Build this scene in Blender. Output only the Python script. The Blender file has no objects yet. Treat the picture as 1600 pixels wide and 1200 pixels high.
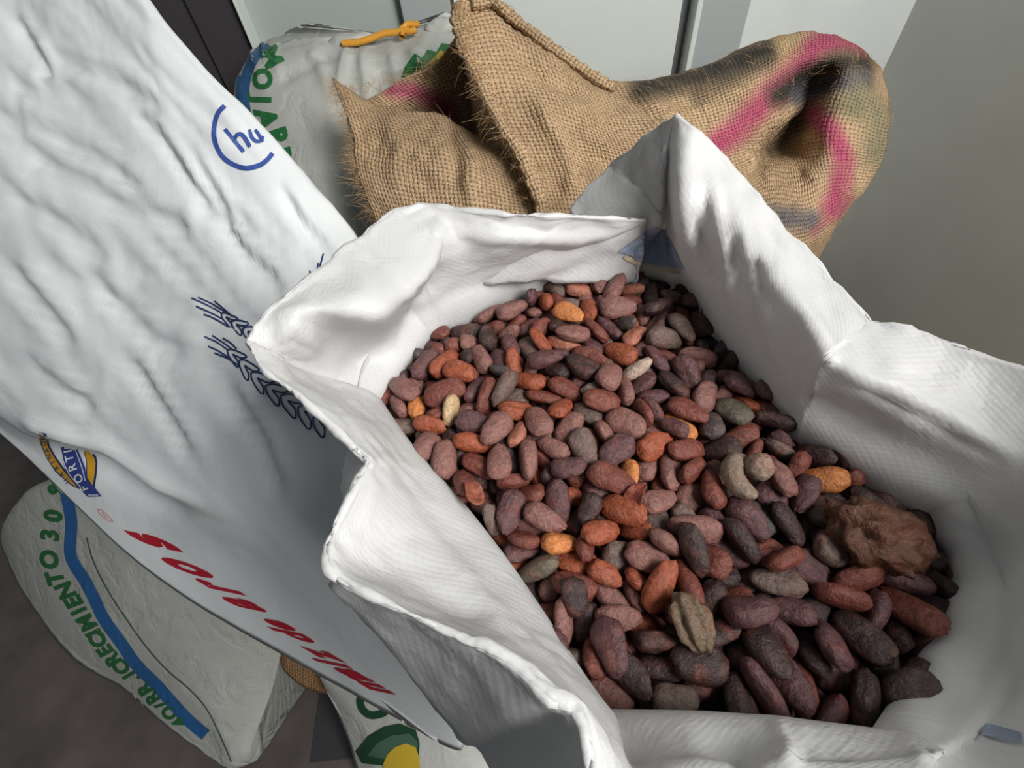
import bpy, bmesh, math, random
import numpy as np
from mathutils import Vector, Matrix, Quaternion, noise
from mathutils.bvhtree import BVHTree

# ------------------------------------------------------------------ camera, light, exposure
scene = bpy.context.scene
C = scene.collection
HC, F = 0.82, 740.0                       # camera height above the floor, focal length in pixels of a 1600 px wide frame
down = np.array([70.0, 590.0, 740.0]); down /= np.linalg.norm(down)   # world down seen in the camera's own axes
fwd = np.array([0, 0, 1.0]) - down[2] * down; fwd /= np.linalg.norm(fwd)
rgt = np.cross(down, fwd)
cam_d = bpy.data.cameras.new('camera'); cam = bpy.data.objects.new('camera', cam_d); C.objects.link(cam)
cam_d.sensor_width = 36.0; cam_d.lens = 36.0 * F / 1600.0; cam_d.clip_start = 0.01
Mx = Matrix(((rgt[0], -rgt[1], -rgt[2], 0.0), (fwd[0], -fwd[1], -fwd[2], 0.0), (-down[0], down[1], down[2], HC), (0, 0, 0, 1)))
cam.matrix_world = Mx
scene.camera = cam
world = bpy.data.worlds.new('room_light'); scene.world = world; world.use_nodes = True
world.node_tree.nodes['Background'].inputs[0].default_value = (0.80, 0.88, 0.95, 1)
world.node_tree.nodes['Background'].inputs[1].default_value = 0.105
def area(name, loc, target, size, power, col):
    l = bpy.data.lights.new(name, 'AREA'); l.shape = 'RECTANGLE'; l.size = size[0]; l.size_y = size[1]; l.energy = power; l.color = col
    o = bpy.data.objects.new(name, l); C.objects.link(o); o.location = loc
    o.rotation_euler = (Vector(target) - Vector(loc)).to_track_quat('-Z', 'Y').to_euler(); return o
area('side_daylight', (0.74, -0.32, 1.33), (0.0, 0.18, 0.62), (0.7, 0.7), 43, (1.0, 0.985, 0.96))   # daylight lamp by the side wall, placed for its shading; window unseen, not built
vs = scene.view_settings
vs.view_transform = 'Standard'; vs.look = 'None'; vs.exposure = 0.0; vs.gamma = 1.0; vs.use_curve_mapping = False

# ------------------------------------------------------------------ measuring helpers
CAM = np.array([0, 0, HC])
def ray(px, py):
    c = np.array([px - 800.0, py - 600.0, F]); return np.array([c @ rgt, c @ fwd, -(c @ down)])
def Z(px, py, z):                        # the point at height z that the photo shows at (px, py)
    d = ray(px, py); return CAM + d * ((z - HC) / d[2])
def T(px, py, t): return CAM + t * ray(px, py)
def Y(px, py, y):                        # the point at depth y (distance into the room)
    d = ray(px, py); return CAM + d * (y / d[1])
def proj(P):
    q = np.asarray(P, float) - CAM; c = q[..., 0:1] * rgt + q[..., 1:2] * fwd - q[..., 2:3] * down
    return np.stack([800 + F * c[..., 0] / c[..., 2], 600 + F * c[..., 1] / c[..., 2]], -1)

# ------------------------------------------------------------------ object helpers
def tag(o, label=None, cat=None, group=None, kind=None):
    if label: o['label'] = label
    if cat: o['category'] = cat
    if group: o['group'] = group
    if kind: o['kind'] = kind
    return o
def empty(name, loc, label, cat, group=None):
    o = bpy.data.objects.new(name, None); C.objects.link(o); o.location = loc; o.empty_display_size = 0.05
    return tag(o, label, cat, group)
def link(name, me, mat=None, parent=None):
    o = bpy.data.objects.new(name, me); C.objects.link(o)
    if mat: me.materials.append(mat)
    if parent:
        o.parent = parent; o.matrix_parent_inverse = Matrix.Translation(parent.location).inverted()
    return o
def cr(P, n, closed=False):              # Catmull-Rom through the points along axis 0, n steps per span
    P = np.asarray(P, float); N = len(P); out = []
    for i in range(N if closed else N - 1):
        if closed: a, b, c, d = P[(i - 1) % N], P[i], P[(i + 1) % N], P[(i + 2) % N]
        else:
            b, c = P[i], P[i + 1]; a = P[i - 1] if i > 0 else 2 * b - c; d = P[i + 2] if i + 2 < N else 2 * c - b
        for k in range(n):
            s = k / n
            out.append(0.5 * (2 * b + (c - a) * s + (2 * a - 5 * b + 4 * c - d) * s * s + (3 * b - a - 3 * c + d) * s ** 3))
    if not closed: out.append(P[-1])
    return np.array(out)
def grid_normals(G, closed):
    if closed: du = np.roll(G, -1, 0) - np.roll(G, 1, 0)
    else: du = np.gradient(G, axis=0)
    dv = np.gradient(G, axis=1)
    n = np.cross(du, dv); return n / (np.linalg.norm(n, axis=-1, keepdims=True) + 1e-12)
def grid_mesh(name, G, closed, flip=False, cap=False):
    U, V = G.shape[:2]
    verts = [tuple(p) for p in G.reshape(-1, 3)]
    lu = np.linalg.norm(np.diff(np.concatenate([G, G[:1]]) if closed else G, axis=0), axis=-1).mean(1)
    us = np.concatenate([[0], np.cumsum(lu)])
    lv = np.linalg.norm(np.diff(G, axis=1), axis=-1).mean(0); vsum = np.concatenate([[0], np.cumsum(lv)])
    faces, uvs = [], []
    for i in range(U if closed else U - 1):
        j = (i + 1) % U
        for k in range(V - 1):
            f = [(i, k, us[i]), (j, k, us[i + 1]), (j, k + 1, us[i + 1]), (i, k + 1, us[i])]
            if flip: f = f[::-1]
            faces.append([a * V + b for a, b, _ in f]); uvs += [(u, vsum[b]) for _, b, u in f]
    if cap and closed:
        for k in (0, V - 1):
            verts.append(tuple(G[:, k].mean(0))); c = len(verts) - 1
            for i in range(U):
                j = (i + 1) % U
                t = [i * V + k, c, j * V + k] if (k == 0) != flip else [j * V + k, c, i * V + k]
                faces.append(t); uvs += [(us[i], 0), (us[i], .05), (us[i + 1], 0)]
    me = bpy.data.meshes.new(name); me.from_pydata(verts, [], faces)
    l = me.uv_layers.new(name='UV'); l.data.foreach_set('uv', np.array(uvs, 'f').ravel())
    me.polygons.foreach_set('use_smooth', [True] * len(me.polygons)); me.update()
    return me
def seg_dist(Q, line):                   # distance and place along a polyline, for an array of 2-D points
    L = np.array(line, float); best = np.full(Q.shape[:-1], 1e9); pos = np.zeros_like(best); n = len(L) - 1
    for i in range(n):
        a, b = L[i], L[i + 1]; ab = b - a
        s = np.clip(((Q - a) @ ab) / (ab @ ab), 0, 1); d = np.linalg.norm(Q - (a + s[..., None] * ab), axis=-1)
        m = d < best; best[m] = d[m]; pos[m] = ((i + s) / n)[m]
    return best, pos
def creases(G, closed, lines, mask=None, sign=1.0):
    """Press folds into a cloth grid: each line is (points, height in metres, half width in pixels)."""
    N = grid_normals(G, closed) * sign; Q = proj(G); H = np.zeros(G.shape[:2])
    for pts, amp, w in lines:
        d, s = seg_dist(Q, pts)
        H += amp * np.exp(-(d / w) ** 2) * np.clip(np.sin(np.pi * np.clip(s, 0.0, 1.0)) * 1.6 + 0.12, 0, 1)
    if mask is not None: H = H * mask
    return G + N * H[..., None]
def wrinkle(G, closed, amp, ang, la, lw, seed=0, mask=None, sharp=1.0):
    """Streaky cloth wrinkles running in one direction over the surface."""
    N = grid_normals(G, closed); Q = proj(G); c, s = math.cos(ang), math.sin(ang)
    H = np.zeros(G.shape[:2])
    for i in range(G.shape[0]):
        for k in range(G.shape[1]):
            x, y = Q[i, k]; a = (x * c + y * s) / la; b = (-x * s + y * c) / lw
            v = noise.noise(Vector((a, b, seed))); w = noise.noise(Vector((a * 2.1, b * 2.3, seed + 9)))
            H[i, k] = (1 - abs(v) * 2) * sharp + w * 0.6
    H *= amp
    if mask is not None: H = H * mask
    return G + N * H[..., None]

def crumple(P, s, seed=0.0, stretch=(1, 1, 1)):
    p = Vector((P[0] * stretch[0], P[1] * stretch[1], P[2] * stretch[2])) * s + Vector((seed, seed * .7, 0))
    p = p + noise.noise_vector(p * .8) * .35
    d = noise.voronoi(p)[0]; return math.exp(-((d[1] - d[0]) / .16) ** 2) - .25 + .55 * (d[0] - .45)
def crumpled(G, closed, amp, s, seed, mask, stretch=(1, 1, 1)):
    N = grid_normals(G, closed); H = np.array([[crumple(p, s, seed, stretch) for p in r] for r in G]) * amp * mask
    return G + N * H[..., None]

# ------------------------------------------------------------------ materials
def new_mat(name):
    m = bpy.data.materials.new(name); m.use_nodes = True; nt = m.node_tree
    for n in list(nt.nodes): nt.nodes.remove(n)
    out = nt.nodes.new('ShaderNodeOutputMaterial'); b = nt.nodes.new('ShaderNodeBsdfPrincipled')
    nt.links.new(b.outputs[0], out.inputs[0]); return m, nt, b, out
def nd(nt, typ, ins=None, **kw):
    n = nt.nodes.new(typ)
    for k, v in kw.items(): setattr(n, k, v)
    for k, v in (ins or {}).items():
        if hasattr(v, 'is_output'): nt.links.new(v, n.inputs[k])
        else: n.inputs[k].default_value = v
    return n
def mth(nt, op, a, b=None, c=None):
    n = nt.nodes.new('ShaderNodeMath'); n.operation = op
    for i, v in enumerate((a, b, c)):
        if v is None: continue
        if hasattr(v, 'is_output'): nt.links.new(v, n.inputs[i])
        else: n.inputs[i].default_value = v
    return n.outputs[0]
def plain(name, col, rough=0.5, bump=0.0, bscale=40, var=0.0, metal=0.0, vscale=6):
    m, nt, b, out = new_mat(name); b.inputs['Roughness'].default_value = rough; b.inputs['Metallic'].default_value = metal
    tc = nd(nt, 'ShaderNodeTexCoord')
    if var:
        n = nd(nt, 'ShaderNodeTexNoise', {'Vector': tc.outputs['Object'], 'Scale': vscale, 'Detail': 6.0, 'Roughness': .6})
        r = nd(nt, 'ShaderNodeMapRange', {'Value': n.outputs['Fac'], 'From Min': .3, 'From Max': .7, 'To Min': 1 - var, 'To Max': 1 + var * .6})
        mx = nd(nt, 'ShaderNodeVectorMath', {0: (col[0], col[1], col[2])}, operation='SCALE'); nt.links.new(r.outputs[0], mx.inputs['Scale'])
        nt.links.new(mx.outputs[0], b.inputs['Base Color'])
    else: b.inputs['Base Color'].default_value = (*col, 1)
    if bump:
        n2 = nd(nt, 'ShaderNodeTexNoise', {'Vector': tc.outputs['Object'], 'Scale': float(bscale), 'Detail': 5.0})
        bp = nd(nt, 'ShaderNodeBump', {'Strength': bump, 'Distance': .01, 'Height': n2.outputs['Fac']}); nt.links.new(bp.outputs[0], b.inputs['Normal'])
    return m
def woven_plastic(name, col, trans=0.25, pitch=0.0026, weave=0.12, crumple=0.35, dirt=0.0, rough=.42, cscale=22):
    m, nt, b, out = new_mat(name)
    b.inputs['Roughness'].default_value = rough; b.inputs['Specular IOR Level'].default_value = 0.45
    uv = nd(nt, 'ShaderNodeUVMap', uv_map='UV'); sp = nd(nt, 'ShaderNodeSeparateXYZ', {0: uv.outputs[0]})
    u = mth(nt, 'MULTIPLY', sp.outputs[0], math.pi / pitch); v = mth(nt, 'MULTIPLY', sp.outputs[1], math.pi / pitch)
    h = mth(nt, 'MULTIPLY', mth(nt, 'SINE', u), mth(nt, 'SINE', v))
    tc = nd(nt, 'ShaderNodeTexCoord')
    n = nd(nt, 'ShaderNodeTexNoise', {'Vector': tc.outputs['Object'], 'Scale': float(cscale), 'Detail': 7.0, 'Roughness': .55, 'Distortion': .6})
    rid = mth(nt, 'ABSOLUTE', mth(nt, 'SUBTRACT', n.outputs['Fac'], .5))
    b1 = nd(nt, 'ShaderNodeBump', {'Strength': crumple, 'Distance': .012, 'Height': mth(nt, 'SUBTRACT', n.outputs['Fac'], rid)})
    b2 = nd(nt, 'ShaderNodeBump', {'Strength': weave, 'Distance': .0008, 'Height': h, 'Normal': b1.outputs[0]})
    nt.links.new(b2.outputs[0], b.inputs['Normal'])
    n3 = nd(nt, 'ShaderNodeTexNoise', {'Vector': tc.outputs['Object'], 'Scale': 7.0, 'Detail': 8.0, 'Roughness': .7})
    r = nd(nt, 'ShaderNodeMapRange', {'Value': n3.outputs['Fac'], 'From Min': .45, 'From Max': .75, 'To Min': 0.0, 'To Max': dirt})
    mx = nd(nt, 'ShaderNodeMix', {'Factor': r.outputs[0], 'A': (*col, 1), 'B': (col[0] * .5, col[1] * .46, col[2] * .42, 1)}, data_type='RGBA') if False else None
    mix = nt.nodes.new('ShaderNodeMix'); mix.data_type = 'RGBA'
    nt.links.new(r.outputs[0], mix.inputs[0]); mix.inputs[6].default_value = (*col, 1); mix.inputs[7].default_value = (col[0] * .5, col[1] * .46, col[2] * .42, 1)
    nt.links.new(mix.outputs[2], b.inputs['Base Color'])
    if trans:
        t = nd(nt, 'ShaderNodeBsdfTranslucent', {'Normal': b2.outputs[0]}); nt.links.new(mix.outputs[2], t.inputs[0])
        ms = nd(nt, 'ShaderNodeMixShader', {0: trans}); nt.links.new(b.outputs[0], ms.inputs[1]); nt.links.new(t.outputs[0], ms.inputs[2])
        nt.links.new(ms.outputs[0], out.inputs[0])
    return m
def burlap_mat(name, pitch=0.0046):
    m, nt, b, out = new_mat(name); b.inputs['Roughness'].default_value = .9; b.inputs['Specular IOR Level'].default_value = .15
    uv = nd(nt, 'ShaderNodeUVMap', uv_map='UV'); tc = nd(nt, 'ShaderNodeTexCoord')
    wob = nd(nt, 'ShaderNodeTexNoise', {'Vector': tc.outputs['Object'], 'Scale': 55.0, 'Detail': 3.0})
    wv = nd(nt, 'ShaderNodeVectorMath', {0: wob.outputs['Color'], 1: (.0022, .0022, 0)}, operation='MULTIPLY')
    av = nd(nt, 'ShaderNodeVectorMath', {0: uv.outputs[0], 1: wv.outputs[0]}, operation='ADD')
    sp = nd(nt, 'ShaderNodeSeparateXYZ', {0: av.outputs[0]})
    u = mth(nt, 'MULTIPLY', sp.outputs[0], 1 / pitch); v = mth(nt, 'MULTIPLY', sp.outputs[1], 1 / pitch)
    pu = mth(nt, 'MULTIPLY', u, math.pi); pv = mth(nt, 'MULTIPLY', v, math.pi)
    au = mth(nt, 'POWER', mth(nt, 'ABSOLUTE', mth(nt, 'SINE', pu)), .55); avv = mth(nt, 'POWER', mth(nt, 'ABSOLUTE', mth(nt, 'SINE', pv)), .55)
    fu = mth(nt, 'FLOOR', u); fv = mth(nt, 'FLOOR', v)
    over = mth(nt, 'MULTIPLY', mth(nt, 'SINE', pu), mth(nt, 'SINE', pv))
    par = mth(nt, 'SIGN', over)
    hw = mth(nt, 'MULTIPLY', au, mth(nt, 'MULTIPLY_ADD', mth(nt, 'MULTIPLY', avv, par), .3, .7))
    hf = mth(nt, 'MULTIPLY', avv, mth(nt, 'MULTIPLY_ADD', mth(nt, 'MULTIPLY', au, par), -.3, .7))
    h = mth(nt, 'MAXIMUM', hw, hf)
    fz = nd(nt, 'ShaderNodeTexNoise', {'Vector': tc.outputs['Object'], 'Scale': 420.0, 'Detail': 4.0})
    hh = mth(nt, 'MULTIPLY_ADD', fz.outputs['Fac'], .45, h)
    bp = nd(nt, 'ShaderNodeBump', {'Strength': .9, 'Distance': .0022, 'Height': hh}); nt.links.new(bp.outputs[0], b.inputs['Normal'])
    dye = nd(nt, 'ShaderNodeVertexColor', layer_name='dye')
    gap = nd(nt, 'ShaderNodeMapRange', {'Value': h, 'From Min': .18, 'From Max': .66, 'To Min': .10, 'To Max': 1.0})
    tone = nd(nt, 'ShaderNodeMapRange', {'Value': fz.outputs['Fac'], 'From Min': .3, 'From Max': .7, 'To Min': .72, 'To Max': 1.2})
    big = nd(nt, 'ShaderNodeTexNoise', {'Vector': tc.outputs['Object'], 'Scale': 14.0, 'Detail': 5.0})
    tone2 = nd(nt, 'ShaderNodeMapRange', {'Value': big.outputs['Fac'], 'From Min': .3, 'From Max': .7, 'To Min': .82, 'To Max': 1.12})
    k = mth(nt, 'MULTIPLY', mth(nt, 'MULTIPLY', gap.outputs[0], tone.outputs[0]), tone2.outputs[0])
    sc = nd(nt, 'ShaderNodeVectorMath', {0: dye.outputs[0]}, operation='SCALE'); nt.links.new(k, sc.inputs['Scale'])
    nt.links.new(sc.outputs[0], b.inputs['Base Color'])
    return m
def bean_mat(name, attr):
    m, nt, b, out = new_mat(name); b.inputs['Roughness'].default_value = .44; b.inputs['Specular IOR Level'].default_value = .4
    if attr: colr = nd(nt, 'ShaderNodeVertexColor', layer_name='bean').outputs[0]
    else: colr = nd(nt, 'ShaderNodeObjectInfo').outputs['Color']
    tc = nd(nt, 'ShaderNodeTexCoord'); geo = nd(nt, 'ShaderNodeNewGeometry')
    vec = geo.outputs['Position']
    n = nd(nt, 'ShaderNodeTexNoise', {'Vector': vec, 'Scale': 130.0, 'Detail': 6.0, 'Roughness': .65})
    n2 = nd(nt, 'ShaderNodeTexNoise', {'Vector': vec, 'Scale': 420.0, 'Detail': 4.0, 'Roughness': .7})
    bloom = nd(nt, 'ShaderNodeMapRange', {'Value': n.outputs['Fac'], 'From Min': .5, 'From Max': .78, 'To Min': 0.0, 'To Max': .30})
    mix = nt.nodes.new('ShaderNodeMix'); mix.data_type = 'RGBA'
    nt.links.new(bloom.outputs[0], mix.inputs[0]); nt.links.new(colr, mix.inputs[6]); mix.inputs[7].default_value = (.33, .18, .15, 1)
    n4 = nd(nt, 'ShaderNodeTexNoise', {'Vector': vec, 'Scale': 75.0, 'Detail': 3.0, 'Roughness': .6, 'Distortion': .8})
    warm = nd(nt, 'ShaderNodeMapRange', {'Value': n4.outputs['Fac'], 'From Min': .54, 'From Max': .70, 'To Min': 0.0, 'To Max': .38})
    mix2 = nt.nodes.new('ShaderNodeMix'); mix2.data_type = 'RGBA'
    nt.links.new(warm.outputs[0], mix2.inputs[0]); nt.links.new(mix.outputs[2], mix2.inputs[6]); mix2.inputs[7].default_value = (.24, .062, .036, 1); mix = mix2
    tone = nd(nt, 'ShaderNodeMapRange', {'Value': n2.outputs['Fac'], 'From Min': .3, 'From Max': .7, 'To Min': .55, 'To Max': 1.3})
    sc = nd(nt, 'ShaderNodeVectorMath', {0: mix.outputs[2]}, operation='SCALE'); nt.links.new(tone.outputs[0], sc.inputs['Scale'])
    nt.links.new(sc.outputs[0], b.inputs['Base Color'])
    hh = mth(nt, 'MULTIPLY_ADD', n2.outputs['Fac'], .3, n.outputs['Fac'])
    bp = nd(nt, 'ShaderNodeBump', {'Strength': .8, 'Distance': .003, 'Height': hh}); nt.links.new(bp.outputs[0], b.inputs['Normal'])
    return m

M = {}
M['wall'] = plain('painted_wall', (.74, .78, .755), .6, .04, 30, .06)
M['wall_grey'] = plain('grey_wall', (.66, .66, .60), .55, .04, 25, .10, vscale=3)
M['panel'] = plain('door_panel', (.44, .49, .465), .45, 0, var=.03)
M['panel_light'] = plain('door_panel_light', (.70, .75, .71), .45, 0, var=.03)
M['alu'] = plain('aluminium_frame', (.46, .50, .50), .4, 0, metal=.2)
M['alu_dark'] = plain('aluminium_groove', (.12, .13, .13), .5)
M['dark'] = plain('dark_door', (.055, .05, .056), .5)
M['floor'] = plain('dirty_floor', (.10, .083, .078), .6, .12, 18, .4, vscale=9)
M['tile'] = plain('dark_floor_tile', (.045, .045, .05), .45, .05, 18, .3)
M['sack'] = woven_plastic('bean_sack_plastic', (.80, .80, .80), .42, .0024, .09, .16)
M['flour'] = woven_plastic('flour_sack_plastic', (.80, .83, .84), .06, .0016, .05, .10, .0, .4, 16)
M['feed'] = woven_plastic('feed_sack_plastic', (.52, .53, .49), .05, .0024, .10, .3, .25, .5)
M['burlap'] = burlap_mat('burlap')
M['fibre'] = plain('jute_fibre', (.50, .31, .15), .8, 0, var=.2)
M['blue_ink'] = plain('blue_ink', (.045, .09, .33), .45)
M['navy'] = plain('navy_ink', (.02, .04, .13), .45)
M['royal'] = plain('royal_blue_ink', (.03, .05, .24), .45)
M['strip'] = plain('blue_stripe', (.02, .13, .36), .45, 0, var=.15, vscale=30)
M['strip_old'] = plain('faded_blue_stripe', (.03, .11, .24), .5, 0, var=.15, vscale=30)
M['green'] = plain('green_ink', (.02, .16, .045), .5, 0, var=.15, vscale=30)
M['green_dark'] = plain('dark_green_ink', (.012, .06, .025), .5, 0, var=.15, vscale=30)
M['green_grey'] = plain('grey_green_ink', (.06, .13, .085), .5)
M['red'] = plain('red_ink', (.46, .012, .03), .45)
M['pink'] = plain('faded_red_ink', (.62, .38, .37), .5)
M['yellow'] = plain('yellow_ink', (.62, .33, .02), .45)
M['yellow_dull'] = plain('mustard_ink', (.55, .38, .03), .5)
M['white_ink'] = plain('white_ink', (.75, .77, .78), .5)
M['tie'] = plain('yellow_tie', (.66, .30, .03), .4, .1, 60)
M['thread'] = plain('dark_thread', (.06, .10, .07), .7)
M['print_blue'] = plain('blue_print_seen_through', (.30, .36, .48), .5, .1, 40, .12, vscale=25)
M['print_cream'] = plain('cream_print_seen_through', (.62, .50, .36), .5, 0, .1)
M['bean'] = bean_mat('cocoa_bean_skin', False)
M['bean_mass'] = bean_mat('cocoa_bean_skin_mass', True)

# ------------------------------------------------------------------ ink on cloth
def bvh_of(objs):
    V, P = [], []
    for o in objs:
        off = len(V); mw = Matrix.Translation(o.parent.location) @ o.matrix_parent_inverse if o.parent else o.matrix_world
        V += [mw @ v.co for v in o.data.vertices]; P += [[off + i for i in p.vertices] for p in o.data.polygons]
    return BVHTree.FromPolygons(V, P)
class Ink:
    """Collects flat shapes drawn in photo coordinates and lays them on a cloth surface."""
    def __init__(self, bvh, lift=.0007): self.bvh = bvh; self.lift = lift; self.bm = bmesh.new()
    def poly(self, pts, step=6.0):
        vs_ = [self.bm.verts.new((x, y, 0)) for x, y in pts]
        try: self.bm.faces.new(vs_)
        except ValueError: pass
    def stroke(self, pts, w, step=5.0, w1=None):
        L = np.array(pts, float)
        if len(L) > 2: L = cr(L, 6)
        d = np.gradient(L, axis=0); d /= np.linalg.norm(d, axis=1, keepdims=True) + 1e-9; n = np.stack([-d[:, 1], d[:, 0]], 1)
        ws = np.linspace(w, w if w1 is None else w1, len(L))[:, None] / 2
        a, b = L + n * ws, L - n * ws
        va = [self.bm.verts.new((*p, 0)) for p in a]; vb = [self.bm.verts.new((*p, 0)) for p in b]
        for i in range(len(L) - 1): self.bm.faces.new([va[i], va[i + 1], vb[i + 1], vb[i]])
    def text(self, s, x, y, ang, size, sx=1.0, shear=0.0, bold=0.0, flip=False):
        cu = bpy.data.curves.new('t', 'FONT'); cu.body = s; cu.align_x = 'CENTER'; cu.align_y = 'CENTER'; cu.size = 1; cu.offset = bold; cu.resolution_u = 3
        ob = bpy.data.objects.new('t', cu); me = ob.to_mesh()
        cx, sn = math.cos(ang), math.sin(ang); m0 = bmesh.new(); m0.from_mesh(me); ob.to_mesh_clear()
        bpy.data.objects.remove(ob); bpy.data.curves.remove(cu)
        mp = {}
        for v in m0.verts:
            lx, ly = (v.co.x * sx + v.co.y * shear) * size, v.co.y * size
            if flip: lx, ly = -lx, -ly
            mp[v.index] = self.bm.verts.new((x + lx * cx + ly * sn, y + lx * sn - ly * cx, 0))
        for f in m0.faces:
            try: self.bm.faces.new([mp[v.index] for v in f.verts])
            except ValueError: pass
        m0.free()
    def glyph(self, ch, x, y, bx, by, bold=.02):
        n0 = len(self.bm.verts); self.text(ch, 0, 0, 0, 1, 1, 0, bold); self.bm.verts.ensure_lookup_table()
        for v in self.bm.verts[n0:]:
            a, b = v.co.x, -v.co.y; v.co = Vector((x + a * bx[0] + b * by[0], y + a * bx[1] + b * by[1], 0))
    def build(self, name, mat, parent, step=7.0):
        bm = self.bm; bmesh.ops.triangulate(bm, faces=bm.faces)
        for _ in range(5):
            es = [e for e in bm.edges if e.calc_length() > step]
            if not es: break
            bmesh.ops.subdivide_edges(bm, edges=es, cuts=1); bmesh.ops.triangulate(bm, faces=[f for f in bm.faces if len(f.verts) > 3])
        dead = []; org = Vector(CAM)
        for v in bm.verts:
            d = Vector(ray(v.co.x, v.co.y)).normalized(); hit, nrm, _, _ = self.bvh.ray_cast(org, d)
            if hit is None: dead.append(v); continue
            if nrm.dot(d) > 0: nrm = -nrm
            v.co = hit + nrm * self.lift - d * self.lift * .6
        bmesh.ops.delete(bm, geom=dead, context='VERTS')
        long_ = [f for f in bm.faces if max(e.calc_length() for e in f.edges) > .035]
        bmesh.ops.delete(bm, geom=long_, context='FACES')
        bmesh.ops.recalc_face_normals(bm, faces=bm.faces)
        me = bpy.data.meshes.new(name); bm.to_mesh(me); bm.free()
        return link(name, me, mat, parent)
def box(bm, a, b):
    vs_ = [bm.verts.new((x, y, z)) for x in (a[0], b[0]) for y in (a[1], b[1]) for z in (a[2], b[2])]
    for f in ((0, 1, 3, 2), (4, 6, 7, 5), (0, 4, 5, 1), (2, 3, 7, 6), (0, 2, 6, 4), (1, 5, 7, 3)): bm.faces.new([vs_[i] for i in f])
def box_obj(name, a, b, mat, parent=None, bevel=0.0):
    bm = bmesh.new(); box(bm, a, b); bmesh.ops.recalc_face_normals(bm, faces=bm.faces)
    if bevel: bmesh.ops.bevel(bm, geom=bm.edges[:], offset=bevel, segments=2, affect='EDGES', profile=.7)
    me = bpy.data.meshes.new(name); bm.to_mesh(me); bm.free(); return link(name, me, mat, parent)
def tubes(name, paths, r, mat, parent, sides=3, taper=True):
    V, Fc = [], []
    for P in paths:
        P = np.asarray(P, float); n = len(P); base = len(V)
        d = np.gradient(P, axis=0); d /= np.linalg.norm(d, axis=1, keepdims=True) + 1e-12
        ref = np.array([.3, .5, .8]); a = np.cross(d, ref); a /= np.linalg.norm(a, axis=1, keepdims=True) + 1e-12; b = np.cross(d, a)
        for i in range(n):
            rr = r * (1 - .75 * i / (n - 1)) if taper else r
            for k in range(sides):
                an = 2 * math.pi * k / sides; V.append(tuple(P[i] + rr * (math.cos(an) * a[i] + math.sin(an) * b[i])))
        for i in range(n - 1):
            for k in range(sides):
                Fc.append([base + i * sides + k, base + i * sides + (k + 1) % sides, base + (i + 1) * sides + (k + 1) % sides, base + (i + 1) * sides + k])
    me = bpy.data.meshes.new(name); me.from_pydata(V, [], Fc); me.polygons.foreach_set('use_smooth', [True] * len(me.polygons)); me.update()
    return link(name, me, mat, parent)

# ------------------------------------------------------------------ the room
YB, XR = 0.95, None
XR = Y(1432, 0, YB)[0]
def wx(px, py=0): return Y(px, py, YB)[0]
fl = box_obj('floor', (-2.2, -1.2, -.05), (XR, YB, 0.0), M['floor']); fl['kind'] = 'structure'
tl = box_obj('floor_tile', (-.34, .03, 0.0), (-.19, .20, .002), M['tile'], fl)
wb = box_obj('wall_back', (-2.2, YB, 0), (XR, YB + .1, 2.4), M['wall']); wb['kind'] = 'structure'
wr = box_obj('wall_right', (XR, -1.2, 0), (XR + .1, YB + .1, 2.4), M['wall_grey']); wr['kind'] = 'structure'
d1 = bpy.data.objects.new('door_1', None); C.objects.link(d1); d1.location = (wx(700), YB - .02, 0); d1['kind'] = 'structure'
d1['label'] = 'grey aluminium framed door with two pale panels behind the sacks'; d1['category'] = 'door'
xa, xb, xc, xd, xe, xf, xg = Y(362, 0, YB - .045)[0], wx(384), wx(628), wx(706), wx(1062), wx(1085), wx(1158)
box_obj('frame_post', (xa, YB - .045, 0), (xb, YB, 2.1), M['panel_light'], d1, .002)
box_obj('door_panel', (xb, YB - .012, 0), (xc, YB, 2.1), M['panel'], d1)
box_obj('frame_post', (xc, YB - .035, 0), (xd - .003, YB, 2.1), M['alu'], d1, .002)
box_obj('groove', (xd - .003, YB - .008, 0), (xd + .003, YB, 2.1), M['alu_dark'], d1)
box_obj('door_panel', (xd + .003, YB - .015, 0), (xe, YB, 2.1), M['panel_light'], d1)
box_obj('frame_channel', (xe, YB - .008, 0), (xe + .016, YB, 2.1), M['alu_dark'], d1)
box_obj('frame_post', (xe + .016, YB - .04, 0), (xf, YB, 2.1), M['panel_light'], d1, .002)
box_obj('frame_post', (xf, YB - .036, 0), (xg, YB, 2.1), M['alu'], d1, .002)
d2 = bpy.data.objects.new('door_2', None); C.objects.link(d2); d2.location = (wx(300), YB - .02, 0); d2['kind'] = 'structure'
d2['label'] = 'dark door leaf beside the grey door frame'; d2['category'] = 'door'
x0 = wx(300)
box_obj('door_panel', (x0 + .002, YB - .030, 0), (xa - .001, YB, 2.1), M['dark'], d2)
box_obj('door_panel', (x0 - .6, YB - .034, 0), (x0 - .002, YB, 2.1), M['dark'], d2)

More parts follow.
